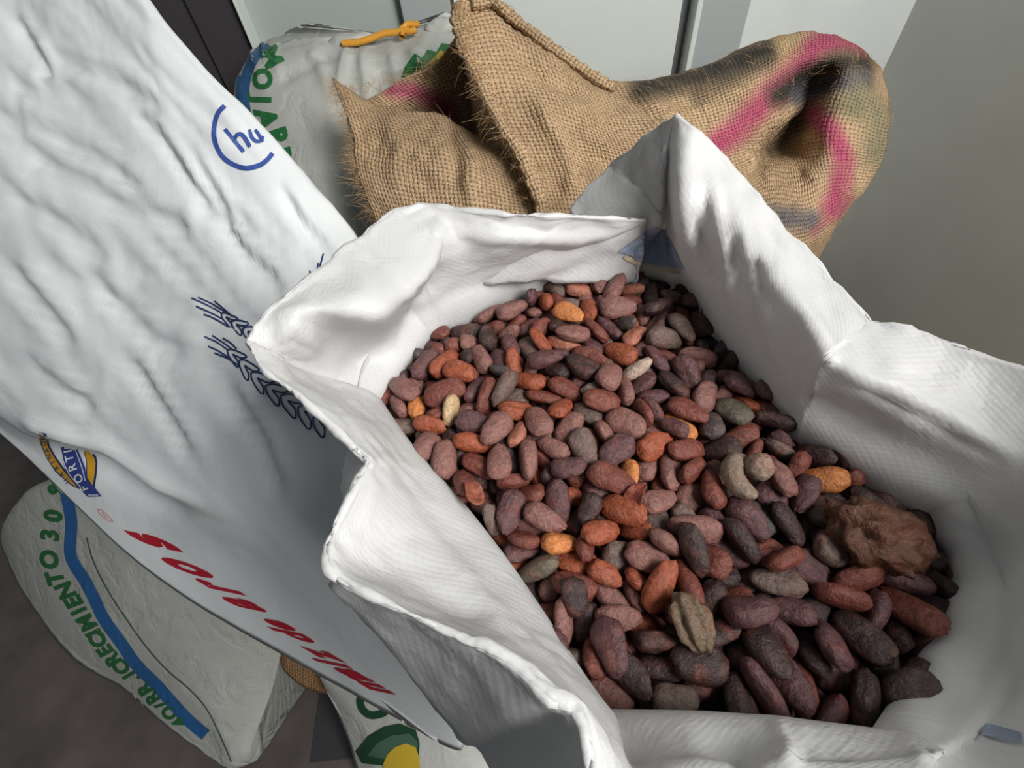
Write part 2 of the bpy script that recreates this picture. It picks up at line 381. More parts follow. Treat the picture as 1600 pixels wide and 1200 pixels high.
# ------------------------------------------------------------------ white sack full of cocoa beans
sack = empty('woven_sack', (.062, .15, 0), 'open white woven plastic sack filled with cocoa beans, its mouth rolled down', 'sack')
cols = [  # E heap edge, A lower wall, B upper wall, R rim; each (px, py, height)
 [(593,622,.568),(525,592,.600),(448,560,.645),(387,533,.665)],
 [(620,583,.568),(560,556,.592),(497,494,.660),(418,490,.668)],
 [(645,553,.568),(602,528,.592),(585,492,.655),(505,422,.666)],
 [(670,525,.568),(638,480,.598),(640,455,.645),(556,378,.660)],
 [(700,508,.568),(668,445,.610),(682,385,.640),(622,331,.657)],
 [(730,495,.568),(735,430,.603),(722,375,.635),(662,321,.655)],
 [(790,468,.568),(800,420,.598),(800,378,.630),(722,328,.652)],
 [(860,445,.568),(870,405,.594),(878,374,.622),(805,336,.648)],
 [(925,430,.568),(930,397,.590),(948,368,.615),(905,338,.638)],
 [(985,425,.568),(985,395,.586),(1003,362,.612),(1010,345,.625)],
 [(1000,425,.568),(1006,388,.587),(1024,343,.624),(893,333,.606)],
 [(1012,427,.568),(1018,380,.588),(1028,325,.630),(956,259,.634)],
 [(1025,430,.568),(1030,372,.590),(1034,290,.645),(1036,196,.672)],
 [(1042,434,.568),(1042,362,.596),(1044,240,.660),(1057,182,.682)],
 [(1065,440,.568),(1060,395,.606),(1064,320,.650),(1085,203,.678)],
 [(1082,462,.568),(1090,425,.606),(1108,325,.648),(1115,230,.666)],
 [(1112,515,.570),(1130,455,.608),(1157,365,.643),(1162,285,.652)],
 [(1155,565,.572),(1180,510,.606),(1207,430,.637),(1217,350,.642)],
 [(1205,622,.574),(1228,570,.603),(1252,500,.632),(1288,428,.636)],
 [(1250,668,.578),(1268,620,.600),(1290,560,.628),(1356,503,.634)],
 [(1305,702,.578),(1340,655,.598),(1372,606,.624),(1432,518,.637)],
 [(1385,750,.578),(1450,710,.598),(1490,665,.618),(1520,550,.637)],
 [(1462,792,.576),(1550,780,.594),(1620,725,.616),(1640,595,.637)],
 [(1478,830,.572),(1590,838,.588),(1720,800,.612),(1760,720,.635)],
 [(1495,880,.570),(1610,910,.586),(1740,940,.608),(1850,930,.634)],
 [(1480,960,.570),(1590,1000,.586),(1720,1060,.606),(1850,1120,.630)],
 [(1440,1030,.572),(1540,1085,.588),(1650,1150,.606),(1780,1260,.630)],
 [(1400,1095,.578),(1500,1142,.594),(1600,1205,.612),(1690,1330,.640)],
 [(1370,1141,.598),(1470,1175,.618),(1510,1250,.636),(1550,1400,.655)],
 [(1215,1120,.600),(1232,1180,.624),(1240,1260,.640),(1260,1400,.660)],
 [(1080,1112,.598),(1086,1170,.620),(1090,1250,.640),(1090,1400,.660)],
 [(955,1110,.584),(990,1180,.612),(1005,1260,.640),(990,1400,.660)],
 [(947,1106,.572),(968,1150,.618),(958,1180,.640),(925,1180,.656)],
 [(922,1070,.570),(905,1075,.604),(880,1080,.632),(850,1078,.655)],
 [(890,1020,.568),(857,1020,.602),(815,1020,.632),(774,1017,.655)],
 [(850,958,.568),(810,970,.602),(762,985,.632),(713,992,.655)],
 [(800,885,.568),(740,905,.602),(672,930,.632),(605,942,.655)],
 [(765,838,.568),(680,852,.602),(590,880,.636),(524,899,.656)],
 [(735,800,.568),(660,808,.602),(580,825,.636),(514,852,.655)],
 [(705,765,.568),(640,762,.602),(590,770,.634),(546,778,.652)],
 [(672,728,.568),(625,722,.602),(602,720,.630),(577,722,.645)],
 [(640,690,.568),(602,682,.602),(572,676,.630),(537,684,.648)],
 [(615,655,.568),(565,642,.602),(514,632,.640),(466,617,.657)],
 [(602,636,.568),(535,612,.602),(470,590,.645),(411,577,.662)],
]
OUT = {33:(722,1145,.580),34:(648,1060,.580),35:(592,992,.586),36:(548,942,.600),37:(521,908,.630),40:(538,732,.610),39:(545,784,.626),32:(770,1200,.580)}
hc = np.array([.062, .15])
SHADE_RIM = {23: (.265,.135,.665), 24: (.28,.085,.715), 25: (.27,.03,.74), 26: (.245,-.02,.745), 27: (.205,-.065,.745), 28: (.15,-.095,.74), 29: (.09,-.11,.725), 30: (.035,-.105,.70), 31: (-.005,-.08,.675)}   # unseen part of the rim, raised to keep light off the near right beans
grid = []
for i, c in enumerate(cols):
    E_, A_, B_, R_ = [Z(*p) for p in c]
    if i in SHADE_RIM: R_ = np.array(SHADE_RIM[i])
    o = E_[:2] - hc; o /= np.linalg.norm(o)
    S_ = E_.copy(); S_[:2] += o * .010; S_[2] -= .030
    if i in OUT: O_ = Z(*OUT[i])
    else:
        o2 = (R_[:2] - hc) / np.linalg.norm(R_[:2] - hc); O_ = R_ + np.array([o2[0] * .003, o2[1] * .003, -.06])
        if i in (41, 42, 43, 0, 1, 2): qx = np.array(c[3][:2]) + (np.array(c[0][:2]) - np.array(c[3][:2])) * .16; O_ = Z(qx[0], qx[1], c[3][2] - .05)
    out_ = (R_[:2] - hc) / np.linalg.norm(R_[:2] - hc)
    if i in (41, 42, 43, 0, 1, 2): out_ = out_ * .2
    if i in OUT: r1 = R_ * .93 + O_ * .07; m2 = R_ * .45 + O_ * .55
    else:
        r1 = R_ * .93 + O_ * .07; r1[:2] += out_ * .0015; m2 = R_ * .5 + O_ * .5; m2[:2] += out_ * .002
    grid.append([S_, E_, A_, B_, B_ * .10 + R_ * .90, R_, r1, m2, O_])
sharp = {3: .25, 4: .14, 9: .12, 11: .2, 12: .12, 13: .15, 16: .3, 19: .14, 22: .2, 28: .25, 29: .3, 40: .3, 42: .3, 0: .2}
g2 = []
for i in range(len(grid)):
    P_, N_ = np.array(grid[i - 1]), np.array(grid[(i + 1) % len(grid)]); c = np.array(grid[i])
    if i in sharp: g2 += [c * (1 - sharp[i]) + P_ * sharp[i], c, c * (1 - sharp[i]) + N_ * sharp[i]]
    else: g2.append(c)
grid = np.array(g2)
G = cr(grid, 6, True); G = np.swapaxes(cr(np.swapaxes(G, 0, 1), 9), 0, 1)
m_in = np.ones(G.shape[:2]); kk = np.arange(G.shape[1]); m_in *= np.clip((kk - 10) / 8.0, 0, 1)[None, :]
G = creases(G, True, [
 ([(655,520),(760,478),(860,440),(960,398)], .004, 6), ([(640,500),(720,455),(820,425)], -.004, 9),
 ([(690,340),(672,400),(640,460)], .004, 7), ([(700,360),(800,372),(900,372),(1000,352)], .004, 8),
 ([(1100,250),(1120,330),(1140,420),(1150,480)], .004, 9), ([(1085,330),(1098,390),(1112,450)], -.004, 7),
 ([(1150,330),(1180,430),(1215,540),(1255,640)], .003, 9), ([(1175,400),(1200,480)], -.004, 8), ([(1240,470),(1290,550),(1300,570)], .004, 6),
 ([(1290,560),(1400,615),(1500,668),(1600,722)], .004, 10), ([(1340,600),(1450,650),(1560,712)], -.003, 12),
 ([(1465,798),(1530,822),(1600,848)], .003, 6),
 ([(430,535),(455,505),(490,530),(500,548)], .005, 7), ([(445,560),(490,590),(540,612)], -.002, 16),
 ([(590,600),(640,690),(700,760)], .002, 10), ([(640,800),(720,900),(800,1000)], .0025, 22), ([(600,880),(680,930),(780,980)], -.002, 18),
 ([(1210,1120),(1225,1160),(1240,1200)], .003, 12), ([(1090,1140),(1150,1165),(1180,1200)], -.004, 16), ([(1400,1150),(1430,1175),(1450,1200)], .0015, 12),
], m_in, 1.0)
def fine(G, amp, sc, seed, mask):
    N = grid_normals(G, True); H = np.array([[noise.noise(Vector(p) * sc + Vector((seed, 0, 0))) + .5 * noise.noise(Vector(p) * sc * 2.3) for p in r] for r in G]) * amp * mask
    return G + N * H[..., None]
G = fine(G, .0018, 20, 3.1, m_in); G = crumpled(G, True, .0009, 26, 4.0, m_in); G = crumpled(G, True, .0004, 70, 2.0, m_in)
G = wrinkle(G, True, .0011, math.radians(-24), 110, 11, 5.0, m_in * (proj(G)[..., 0] < 1040) * (proj(G)[..., 1] < 560)); G = wrinkle(G, True, .0008, math.radians(62), 120, 12, 6.0, m_in * (proj(G)[..., 0] > 1060) * (proj(G)[..., 1] < 700)); G = wrinkle(G, True, .0007, math.radians(48), 150, 14, 8.0, m_in * (proj(G)[..., 0] < 960) * (proj(G)[..., 1] > 600))
mouth = link('sack_mouth', grid_mesh('sack_mouth', G, True), M['sack'], sack)
sd = mouth.modifiers.new('thickness', 'SOLIDIFY'); sd.thickness = .0009; sd.offset = 0
ring = []
for k in range(40):
    a = 2 * math.pi * k / 40; dx, dy = math.cos(a), math.sin(a); w = 1 + .02 * math.sin(5 * a) + .015 * math.sin(9 * a + 1)
    E_all = np.array([Z(*c[0]) for c in cols]); rel = E_all[:, :2] - hc; ang = (np.arctan2(rel[:, 1], rel[:, 0]) - a + math.pi) % (2 * math.pi) - math.pi
    near = np.exp(-(ang / .16) ** 2); rt_ = float((np.linalg.norm(rel, axis=1) * near).sum() / near.sum()); zt_ = float((E_all[:, 2] * near).sum() / near.sum())
    A_all = np.array([Z(*c[1]) for c in cols]); sl = (A_all[:, 2] - E_all[:, 2]) / np.maximum(np.linalg.norm(A_all[:, :2] - E_all[:, :2], axis=1), .012); sl_ = float((sl * near).sum() / near.sum())
    prof = [(rt_ + .015, zt_ + min(.020, .015 * sl_ - .003)), (max(rt_ + .020, .16), .535), (.176 * .5 + (rt_ + .02) * .5, .47)] + [(r * w, z) for r, z in ((.175, .38), (.176, .26), (.172, .12), (.155, .03), (.11, .004), (.03, .002))]
    ring.append([(hc[0] + dx * r, hc[1] + dy * r, z) for r, z in prof])
B = cr(np.array(ring), 3, True); B = np.swapaxes(cr(np.swapaxes(B, 0, 1), 6), 0, 1)
B = fine(B, .005, 14, 5.5, np.clip((np.arange(B.shape[1]) - 6) / 6.0, 0, 1)[None, :] * np.clip((B.shape[1] - 9 - np.arange(B.shape[1])) / 6.0, 0, 1)[None, :])
body = link('sack_body', grid_mesh('sack_body', B, True), M['sack'], sack)
bv = bvh_of([mouth])
ink = Ink(bv, .0012); ink.poly([(966,392),(1000,368),(1022,352),(1040,358),(1058,392),(1070,420),(1030,416),(1000,408),(985,398)]); ink.build('blue_print', M['print_blue'], sack)['label'] = 'blue-grey print on the inside of the sack'
ink = Ink(bv, .0010); ink.stroke([(975,400),(1000,412),(1030,421),(1066,424)], 7); ink.build('cream_print', M['print_cream'], sack)
ink = Ink(bv, .0012); ink.poly([(1540,1133),(1600,1150),(1600,1168),(1534,1152)]); ink.build('grey_print', M['print_blue'], sack)

# ------------------------------------------------------------------ cocoa beans
BEAN_SHAPES = 8
def bean_mesh(k, su=22, sv=15, wr=1.0, name='cocoa_bean'):
    bm = bmesh.new(); bmesh.ops.create_uvsphere(bm, u_segments=su, v_segments=sv, radius=1)
    for v in bm.verts:
        x, y, z = v.co; L = z; tap = 1 - .22 * L * (1 if k % 2 else .3); bend = .10 * (k % 3) * (1 - L * L)
        fat = math.sqrt((1 - abs(L) ** 3.0) / (1 - L * L)) if abs(L) < .999 else 1.0; x, y = x * fat, y * fat
        p = Vector((L * .0119, (y * tap + bend) * .0068, x * tap * .0046))
        q = Vector((L * 1.3 + k * 7, y * 2.2, x * 2.2))
        s = .10 * noise.noise(q) + .075 * noise.noise(Vector((L * 1.5, math.atan2(y, x) * 2.2, k * 3.0))) * (1 - L * L)
        if k in (2, 5): s -= .16 * math.exp(-((y - .1) / .22) ** 2) * (x > 0) * (1 - L * L)
        if k == 7: s += .10 * noise.noise(q * 2.1)
        v.co = p * (1 + s * wr)
    for f in bm.faces: f.smooth = True
    me = bpy.data.meshes.new(name); bm.to_mesh(me); bm.free(); return me
BEANS = [  # shade put into the tones: dark browns weighted towards the near right end
6,1426,309,5727,51,-23,-2,83,110,116,99,0,4,675,281,5748,11,-2,4,99,102,120,124,0,7,1703,397,5714,50,-23,9,83,120,106,105,1,1,298,380,5755,73,17,-22,-62,106,114,100,3,
6,971,287,5777,79,-9,-12,-59,98,106,96,0,5,1478,82,5791,96,-4,-21,19,95,113,100,0,2,1317,78,5699,20,47,-68,-52,107,105,120,0,5,967,464,5774,42,91,-3,7,106,126,121,3,
0,901,162,5761,37,44,58,57,111,95,96,3,3,1164,580,5718,11,3,15,98,112,107,104,5,2,1678,692,5679,12,-41,-81,-40,124,113,122,0,4,601,610,5751,80,36,-9,47,115,101,104,4,
1,1500,674,5727,94,12,20,-25,103,120,119,5,3,1034,170,5734,77,2,-22,-60,102,105,94,3,0,1418,474,5737,60,-76,11,-23,100,96,104,1,4,790,748,5818,60,45,-21,-62,109,92,113,0,
3,1124,878,5776,77,33,-18,-52,110,108,125,3,7,484,1178,5792,95,-1,1,-31,121,111,118,1,5,543,164,5692,13,-99,1,-9,86,106,107,5,1,1270,290,5752,84,4,45,29,116,124,107,3,
4,509,1003,5766,93,7,-22,-29,113,110,102,4,6,1541,549,5725,12,7,45,-88,101,109,100,1,7,824,405,5680,47,88,7,4,123,122,104,0,4,1766,530,5677,59,78,-18,-12,115,104,121,3,
6,1819,896,5699,6,51,84,18,103,92,97,0,5,1853,657,5667,60,-50,38,-49,108,111,119,3,2,814,124,5707,74,17,37,54,103,115,121,0,7,372,269,5693,87,14,-17,-44,96,101,104,0,
4,1198,278,5683,37,54,-76,2,99,107,105,0,2,1048,772,5779,52,64,-39,-42,104,92,111,0,7,-88,1093,5721,2,56,-82,-14,105,106,88,3,5,1142,437,5745,11,24,90,-34,98,101,108,3,
5,582,744,5722,95,-7,8,-29,107,114,105,2,2,647,1529,5773,92,15,-11,-35,110,125,110,2,6,1330,842,5741,82,-4,23,-53,103,88,99,0,0,844,861,5766,11,-5,-40,91,117,109,110,2,
7,93,1028,5740,1,-96,28,7,101,95,118,2,1,1319,230,5632,89,-23,-13,36,117,116,116,3,6,739,617,5739,27,-65,-54,46,112,101,107,1,3,274,208,5628,37,-3,-16,92,90,100,101,2,
6,2061,791,5640,18,-97,-11,8,101,119,110,0,2,1358,605,5666,87,8,12,-47,116,129,118,3,1,177,612,5731,71,13,12,-68,78,90,79,0,0,556,1359,5787,2,-24,95,19,104,111,99,3,
7,1485,993,5741,38,16,-35,-84,102,99,108,3,4,-449,1466,5736,70,19,13,68,106,113,104,2,3,1155,1311,5729,15,-31,6,94,104,114,105,0,5,544,382,5691,70,69,8,-17,111,93,100,0,
1,382,1402,5779,15,-77,61,12,104,108,106,5,0,1649,1073,5700,17,-21,14,95,103,117,124,6,7,779,1361,5779,94,25,9,20,101,106,102,4,7,517,297,5653,10,-2,30,95,91,93,96,0,
5,1533,397,5678,25,33,-41,-81,112,93,93,3,0,-449,1973,5741,97,22,-6,12,123,122,118,1,6,370,911,5750,97,-1,19,12,95,97,97,4,3,-131,1605,5785,10,42,-90,-7,110,114,124,2,
7,832,538,5698,20,-39,89,-13,82,88,85,0,0,1329,1561,5733,7,84,-53,12,103,120,117,10,6,174,1121,5707,75,10,-28,59,110,107,104,3,5,1132,1874,5746,61,47,-9,-63,119,118,128,3,
3,374,504,5699,98,16,-8,-3,94,91,84,2,7,1633,331,5611,49,60,56,29,90,100,103,0,1,1013,1066,5777,77,16,29,54,109,96,111,1,6,1390,1078,5779,73,9,18,66,97,99,99,2,
3,-129,1387,5770,73,-5,0,68,102,108,106,2,4,1154,26,5697,80,49,21,28,101,99,101,3,7,352,708,5704,94,12,2,-30,76,82,94,4,6,21,797,5633,12,-29,48,82,111,103,117,10,
3,1046,1585,5770,91,-15,1,-38,110,116,101,1,2,1212,660,5782,19,3,-63,-75,91,90,101,1,5,1559,898,5711,88,-22,8,41,97,98,105,5,3,713,1042,5754,98,-6,12,15,96,98,93,2,
6,548,1729,5776,11,15,-6,98,103,117,111,1,3,1344,967,5680,84,10,11,-52,120,120,128,3,7,852,731,5714,31,-33,-4,89,126,111,112,1,3,844,2550,5772,97,23,2,-4,116,125,128,2,
2,1057,347,5712,76,43,-20,-44,81,99,94,3,7,1689,833,5660,11,29,94,14,95,97,85,3,0,950,1320,5765,9,-23,8,-97,112,100,95,1,6,844,1233,5719,54,-22,15,-80,119,106,107,2,
1,1092,2204,5743,88,43,19,-12,118,111,122,5,7,159,897,5687,92,-31,19,13,93,101,102,6,0,1539,1462,5731,15,-19,-76,60,111,108,98,0,1,940,1054,5679,95,30,9,2,105,118,113,2,
5,266,1299,5781,14,99,-2,7,90,96,107,3,6,1969,643,5631,47,-31,0,83,84,90,85,0,3,131,1633,5780,7,61,79,-8,105,114,111,2,5,488,2030,5780,37,8,10,92,112,126,122,0,
5,40,1390,5739,55,40,-50,-54,117,115,119,2,3,424,777,5642,54,9,33,-77,102,115,105,5,3,766,2146,5722,36,-18,-21,89,109,112,109,4,0,-280,1561,5723,75,-64,18,4,107,104,131,4,
3,219,518,5627,55,6,32,-77,84,82,96,0,7,-55,1916,5776,28,35,-57,-69,114,116,117,5,5,1206,1691,5741,87,18,1,46,99,108,105,2,3,336,1044,5746,17,-42,89,-1,79,84,94,0,
6,233,359,5661,4,-75,-48,45,93,96,91,1,0,115,534,5654,60,44,24,62,91,95,87,2,4,687,812,5761,39,83,2,-40,92,100,105,2,1,318,1557,5756,89,6,-17,42,102,109,105,2,
5,-259,1681,5733,96,13,10,-24,112,111,97,3,1,1669,1210,5705,82,24,-49,-16,98,97,108,0,2,341,1876,5736,94,-4,10,-31,105,100,100,1,5,223,820,5622,16,-1,14,98,98,110,109,4,
1,640,1887,5810,87,6,16,46,101,117,108,2,2,-353,2125,5743,97,12,-2,-22,101,110,122,4,3,241,2128,5784,22,97,-6,9,109,117,117,3,3,1436,1743,5749,11,92,-31,-22,95,101,109,3,
6,-733,2068,5718,45,-2,14,88,115,118,105,2,3,197,1441,5759,6,34,93,13,90,83,101,2,7,-578,1570,5732,48,-20,2,-85,109,113,102,2,2,1952,490,5643,64,11,54,53,84,87,102,0,
0,1290,1384,5699,10,19,9,-97,108,99,124,1,2,376,614,5637,47,4,8,88,96,87,92,2,4,193,688,5671,18,-6,-8,98,97,92,87,1,7,-334,1301,5726,59,-3,36,72,101,98,112,1,
3,475,2555,5774,93,3,-6,-37,108,116,104,6,0,1167,1488,5724,77,-23,4,59,98,107,99,8,4,-598,2284,5697,40,-12,38,-83,113,104,104,3,7,912,1464,5788,24,30,88,30,83,75,94,3,
4,914,320,5669,27,90,35,1,91,99,97,0,2,-245,1428,5684,23,14,28,92,107,105,118,1,2,946,1186,5753,76,55,35,8,96,102,100,1,3,1232,2278,5770,79,-10,11,-59,116,102,99,5,
2,1035,1801,5754,32,74,-57,-13,109,117,104,0,4,-557,1741,5709,90,41,-6,-15,94,87,80,4,5,468,2339,5784,1,13,9,99,110,106,104,2,7,-56,906,5614,97,-22,3,5,87,94,89,3,
5,-180,1910,5711,24,47,-48,-70,119,102,114,1,4,1406,2352,5694,64,-22,-12,73,110,117,106,0,3,997,755,5689,22,2,-3,97,95,100,89,3,1,1276,443,5644,3,-10,18,-98,99,100,119,0,
5,-39,952,5678,33,-6,41,85,87,88,80,1,2,3,1779,5717,1,-16,-16,-97,101,112,122,4,3,66,2693,5743,30,94,16,9,110,106,131,2,5,1532,1154,5709,3,42,-63,-65,91,105,101,1,
1,110,2015,5705,27,-5,24,93,112,107,117,4,5,1273,2038,5703,1,-17,-77,-62,117,99,102,2,1,1508,1291,5683,15,36,47,80,83,93,95,5,0,-199,2272,5693,58,-12,-23,77,107,101,117,2,
5,1006,2043,5737,43,25,17,85,105,107,102,3,6,558,920,5704,88,-5,-39,-27,89,88,87,4,4,-412,1828,5721,4,62,-55,-55,90,91,82,7,6,732,1297,5678,87,-15,10,46,110,110,116,2,
4,-460,2263,5701,33,-26,35,-84,118,110,125,4,7,486,625,5620,63,18,52,55,87,82,87,2,5,724,272,5633,7,93,35,-4,126,115,119,3,6,457,1682,5712,47,1,13,87,102,105,93,5,
2,-60,1297,5665,69,71,13,-5,88,94,98,1,3,1095,163,5650,63,11,-42,-64,114,108,119,1,1,668,895,5659,56,3,14,-82,118,125,128,5,2,198,1867,5699,10,13,36,92,110,100,93,1,
6,881,2810,5738,87,-17,-20,42,126,106,121,2,7,-138,2477,5700,38,-60,-57,41,105,120,129,0,6,837,1975,5737,90,-34,-28,1,97,89,104,9,2,520,684,5674,80,-7,43,42,82,90,80,4,
6,845,1870,5696,4,28,-31,-91,102,113,103,3,7,1728,276,5644,37,-11,72,-57,83,97,81,3,1,720,1814,5746,50,-54,-39,56,106,103,108,2,4,1693,960,5615,95,-6,-1,-30,108,106,122,0,
6,1117,640,5620,21,4,-2,-98,124,105,115,5,1,29,1210,5670,19,-23,21,93,84,97,89,1,7,785,2936,5712,17,-65,72,-15,114,102,119,2,1,626,2900,5677,98,8,18,-6,101,106,110,11,
5,1193,717,5705,98,-4,14,16,82,95,92,1,3,289,1722,5761,24,84,47,-12,94,101,92,4,7,540,2129,5741,88,38,-20,-21,107,97,107,1,7,-197,1082,5673,51,-32,-80,-4,87,93,87,5,
0,-301,2587,5647,7,-7,-23,97,114,118,118,0,1,1129,2507,5782,87,-38,1,32,117,108,113,0,1,1853,421,5616,49,-33,0,81,102,112,103,0,0,759,2419,5691,75,-42,26,-44,112,108,108,3,
5,-8,1586,5739,37,71,60,6,98,94,81,11,2,776,1606,5766,44,47,62,45,90,87,74,1,7,507,403,5593,82,6,21,-54,115,100,112,4,5,291,867,5691,79,13,41,43,90,79,83,1,
6,-252,2000,5686,40,-10,10,-90,90,94,103,3,2,905,2279,5735,92,-16,-3,36,97,94,93,11,4,33,2187,5709,52,43,-2,74,92,91,93,4,3,309,2071,5716,39,-15,6,91,98,93,92,0,
6,1501,227,5672,87,-8,14,46,95,91,92,0,7,285,1037,5646,20,92,30,16,89,102,88,0,5,1475,1997,5664,7,35,-40,-84,98,94,114,0,2,654,2390,5721,50,24,42,72,105,115,100,1,
0,894,1748,5716,100,-7,-4,-2,91,80,101,3,7,-655,1929,5656,13,72,-68,-4,90,86,92,6,5,408,2312,5680,21,20,39,87,121,108,128,11,1,633,2630,5699,21,70,63,27,95,112,104,4,
3,1325,1256,5703,52,70,13,47,100,87,89,1,2,1791,1062,5645,54,-61,-41,-41,98,96,117,1,2,240,2338,5746,41,32,20,83,97,95,83,4,2,526,1492,5734,39,75,-22,-50,93,99,96,2,
1,153,2322,5675,77,0,-8,-63,104,113,110,5,4,597,1221,5733,59,28,-30,-70,80,90,78,6,5,25,1019,5639,21,-1,-45,87,93,106,91,2,5,-71,1461,5682,54,6,-20,81,105,102,114,0,
3,1208,906,5701,58,2,-3,81,94,104,90,8,2,1084,2393,5695,37,15,-31,-86,124,118,107,3,5,930,649,5658,8,-6,31,94,79,82,92,0,7,309,1347,5677,63,-3,0,77,116,107,129,1,
2,845,1640,5731,10,57,61,54,85,76,85,3,7,1569,1349,5646,58,-68,46,1,84,88,79,3,7,1513,879,5614,33,-9,5,-94,96,107,95,10,7,509,200,5586,96,23,8,10,100,95,102,0,
7,925,530,5648,4,-16,14,98,105,97,100,1,4,-109,2751,5668,19,14,-44,-87,109,120,101,2,0,1615,1674,5730,96,-1,27,-3,107,104,120,5,7,1149,2730,5703,78,-12,-32,52,84,87,88,0,
7,440,1164,5698,99,0,2,10,95,105,90,3,3,950,903,5660,14,51,7,-84,103,118,114,3,1,829,911,5685,73,19,20,-62,102,92,85,5,5,285,1157,5637,86,46,8,-19,85,81,92,4,
1,1438,120,5629,65,5,13,75,109,94,94,1,6,424,2985,5684,87,8,5,-48,111,105,130,5,3,19,2499,5674,63,-64,-27,-36,101,93,111,2,5,1124,72,5587,30,7,-14,-94,95,100,109,0,
3,-17,1901,5653,10,-1,-5,-99,105,116,128,5,7,-761,1803,5634,100,-4,0,-1,103,94,107,5,0,1016,2789,5713,16,93,-27,19,88,77,90,11,6,20,2352,5704,62,5,-5,78,86,90,92,3,
6,-253,2443,5668,15,-92,2,36,95,106,87,2,4,333,2774,5702,57,34,69,30,103,103,118,4,6,1559,85,5720,44,17,-11,-88,111,116,124,0,0,1456,2601,5693,3,97,-22,8,89,107,110,3,
1,1309,2703,5671,5,-31,6,-95,100,93,95,5,5,877,2397,5765,7,-83,36,-42,79,78,89,8,5,274,2494,5704,87,33,21,29,90,96,99,1,5,767,80,5458,79,17,-12,-58,113,102,112,3,
2,-784,1965,5645,38,33,67,54,86,97,93,2,0,1546,774,5661,96,24,10,-4,89,86,93,0,1,-78,2229,5665,71,26,-14,-63,102,95,92,3,6,164,1401,5648,30,39,37,79,99,108,122,1,
0,1035,2546,5655,60,49,52,36,101,111,120,2,3,-374,2452,5683,25,-91,-20,28,82,84,78,1,4,1893,953,5634,37,-38,-2,85,94,84,91,3,6,1342,1740,5653,14,-23,63,-73,103,105,107,2,
3,192,2553,5656,91,15,6,38,100,108,110,3,2,1455,1644,5681,65,-10,33,68,92,85,84,4,6,-503,2621,5667,9,84,-50,21,98,118,98,1,2,171,1270,5678,42,33,-15,83,80,81,88,0,
1,980,1510,5719,52,-6,5,85,103,90,89,6,5,782,1128,5651,75,6,7,66,100,96,112,1,6,1089,1159,5683,65,30,6,-70,89,91,93,2,6,234,2832,5715,67,39,62,10,93,105,101,3,
0,1476,2113,5679,76,54,16,32,78,83,94,8,5,1782,1209,5714,50,64,-24,-54,88,99,99,0,5,1100,988,5672,75,29,-3,59,111,98,116,0,6,-65,2106,5736,3,40,88,-26,83,82,80,8,
0,1603,1562,5660,38,5,26,89,108,104,132,2,0,949,2184,5701,90,6,18,40,91,89,81,3,2,1277,1826,5702,85,20,-2,49,81,84,88,0,3,596,2293,5682,66,4,20,72,103,106,100,3,
6,1412,1195,5661,58,-14,-12,-79,100,100,120,1,2,76,386,5576,19,33,70,-60,111,119,105,5,6,1002,3041,5676,87,18,40,24,120,118,113,0,4,1468,704,5592,86,-20,-11,-46,119,111,106,1,
4,126,1582,5686,6,97,-23,3,92,104,107,2,3,548,1845,5729,7,-17,24,-95,103,97,102,5,5,-306,2282,5710,49,27,81,15,82,91,76,0,6,711,202,5540,19,4,-17,-97,119,101,100,3,
7,406,378,5506,80,24,-21,-50,107,107,129,2,3,-106,2609,5628,3,25,25,-93,100,92,84,1,6,233,2741,5645,67,-20,26,67,97,97,90,2,7,482,1938,5668,94,27,9,-18,90,93,110,3,
0,757,682,5598,67,-5,15,72,123,113,122,2,3,1435,1863,5682,95,-28,-3,-16,86,89,97,2,7,-347,1877,5621,11,5,-20,-97,104,96,114,2,7,1125,1471,5623,59,-30,-7,74,90,100,100,3,
4,93,719,5570,87,32,6,37,78,88,89,2,7,-556,1848,5626,20,-34,40,82,111,112,107,1,1,2007,964,5617,8,-55,-83,-6,106,110,103,5,6,415,972,5644,58,-8,15,-80,107,107,112,5,
1,426,2429,5716,93,-17,17,-27,102,109,105,0,1,1957,796,5564,90,31,24,18,84,94,101,3,6,-439,1646,5665,18,59,79,4,87,86,83,0,0,71,2619,5638,8,30,-46,-83,94,85,104,1,
5,-700,2110,5589,74,32,10,58,118,109,127,2,6,1330,755,5614,92,-16,-26,24,101,90,99,0,1,1349,2534,5624,6,65,-75,1,89,82,85,1,0,632,1208,5629,5,14,17,97,92,97,98,3,
5,108,1313,5612,37,35,16,85,95,82,89,4,1,420,1476,5697,66,-13,13,-73,93,108,101,1,2,1474,2240,5607,3,-11,-21,-97,115,110,109,0,1,353,2685,5614,65,-21,-4,73,115,111,118,2,
5,1258,1117,5617,8,-19,-20,96,89,95,83,5,1,773,1462,5704,26,-2,-7,-96,107,110,110,2,5,-411,1592,5585,33,-36,-10,87,108,112,100,5,7,-855,2110,5635,90,25,5,34,100,84,84,1,
5,967,2732,5639,24,0,51,82,103,106,100,1,7,22,446,5689,22,-43,-23,84,116,119,117,3,7,1094,2853,5658,9,91,33,23,99,95,90,8,0,1364,2127,5658,86,13,42,-25,83,84,93,0,
2,1129,3020,5613,46,33,-50,-66,98,101,111,1,0,1033,1700,5666,10,3,-21,-97,107,111,105,2,5,-96,879,5532,16,-22,-18,-94,86,87,89,4,5,1462,2783,5624,50,-32,-31,74,114,105,100,0,
6,85,822,5513,81,8,16,-55,123,118,111,0,4,1153,507,5626,96,24,9,11,111,95,99,5,7,-478,2404,5622,84,34,29,-30,97,100,100,1,2,438,2781,5647,19,53,64,52,101,88,108,1,
0,1271,2929,5601,20,9,48,85,86,96,88,0,5,964,149,5653,55,6,15,82,95,86,91,0,1,1198,970,5616,69,-10,-30,65,115,112,105,0,4,-287,1390,5596,17,24,19,94,89,92,102,0,
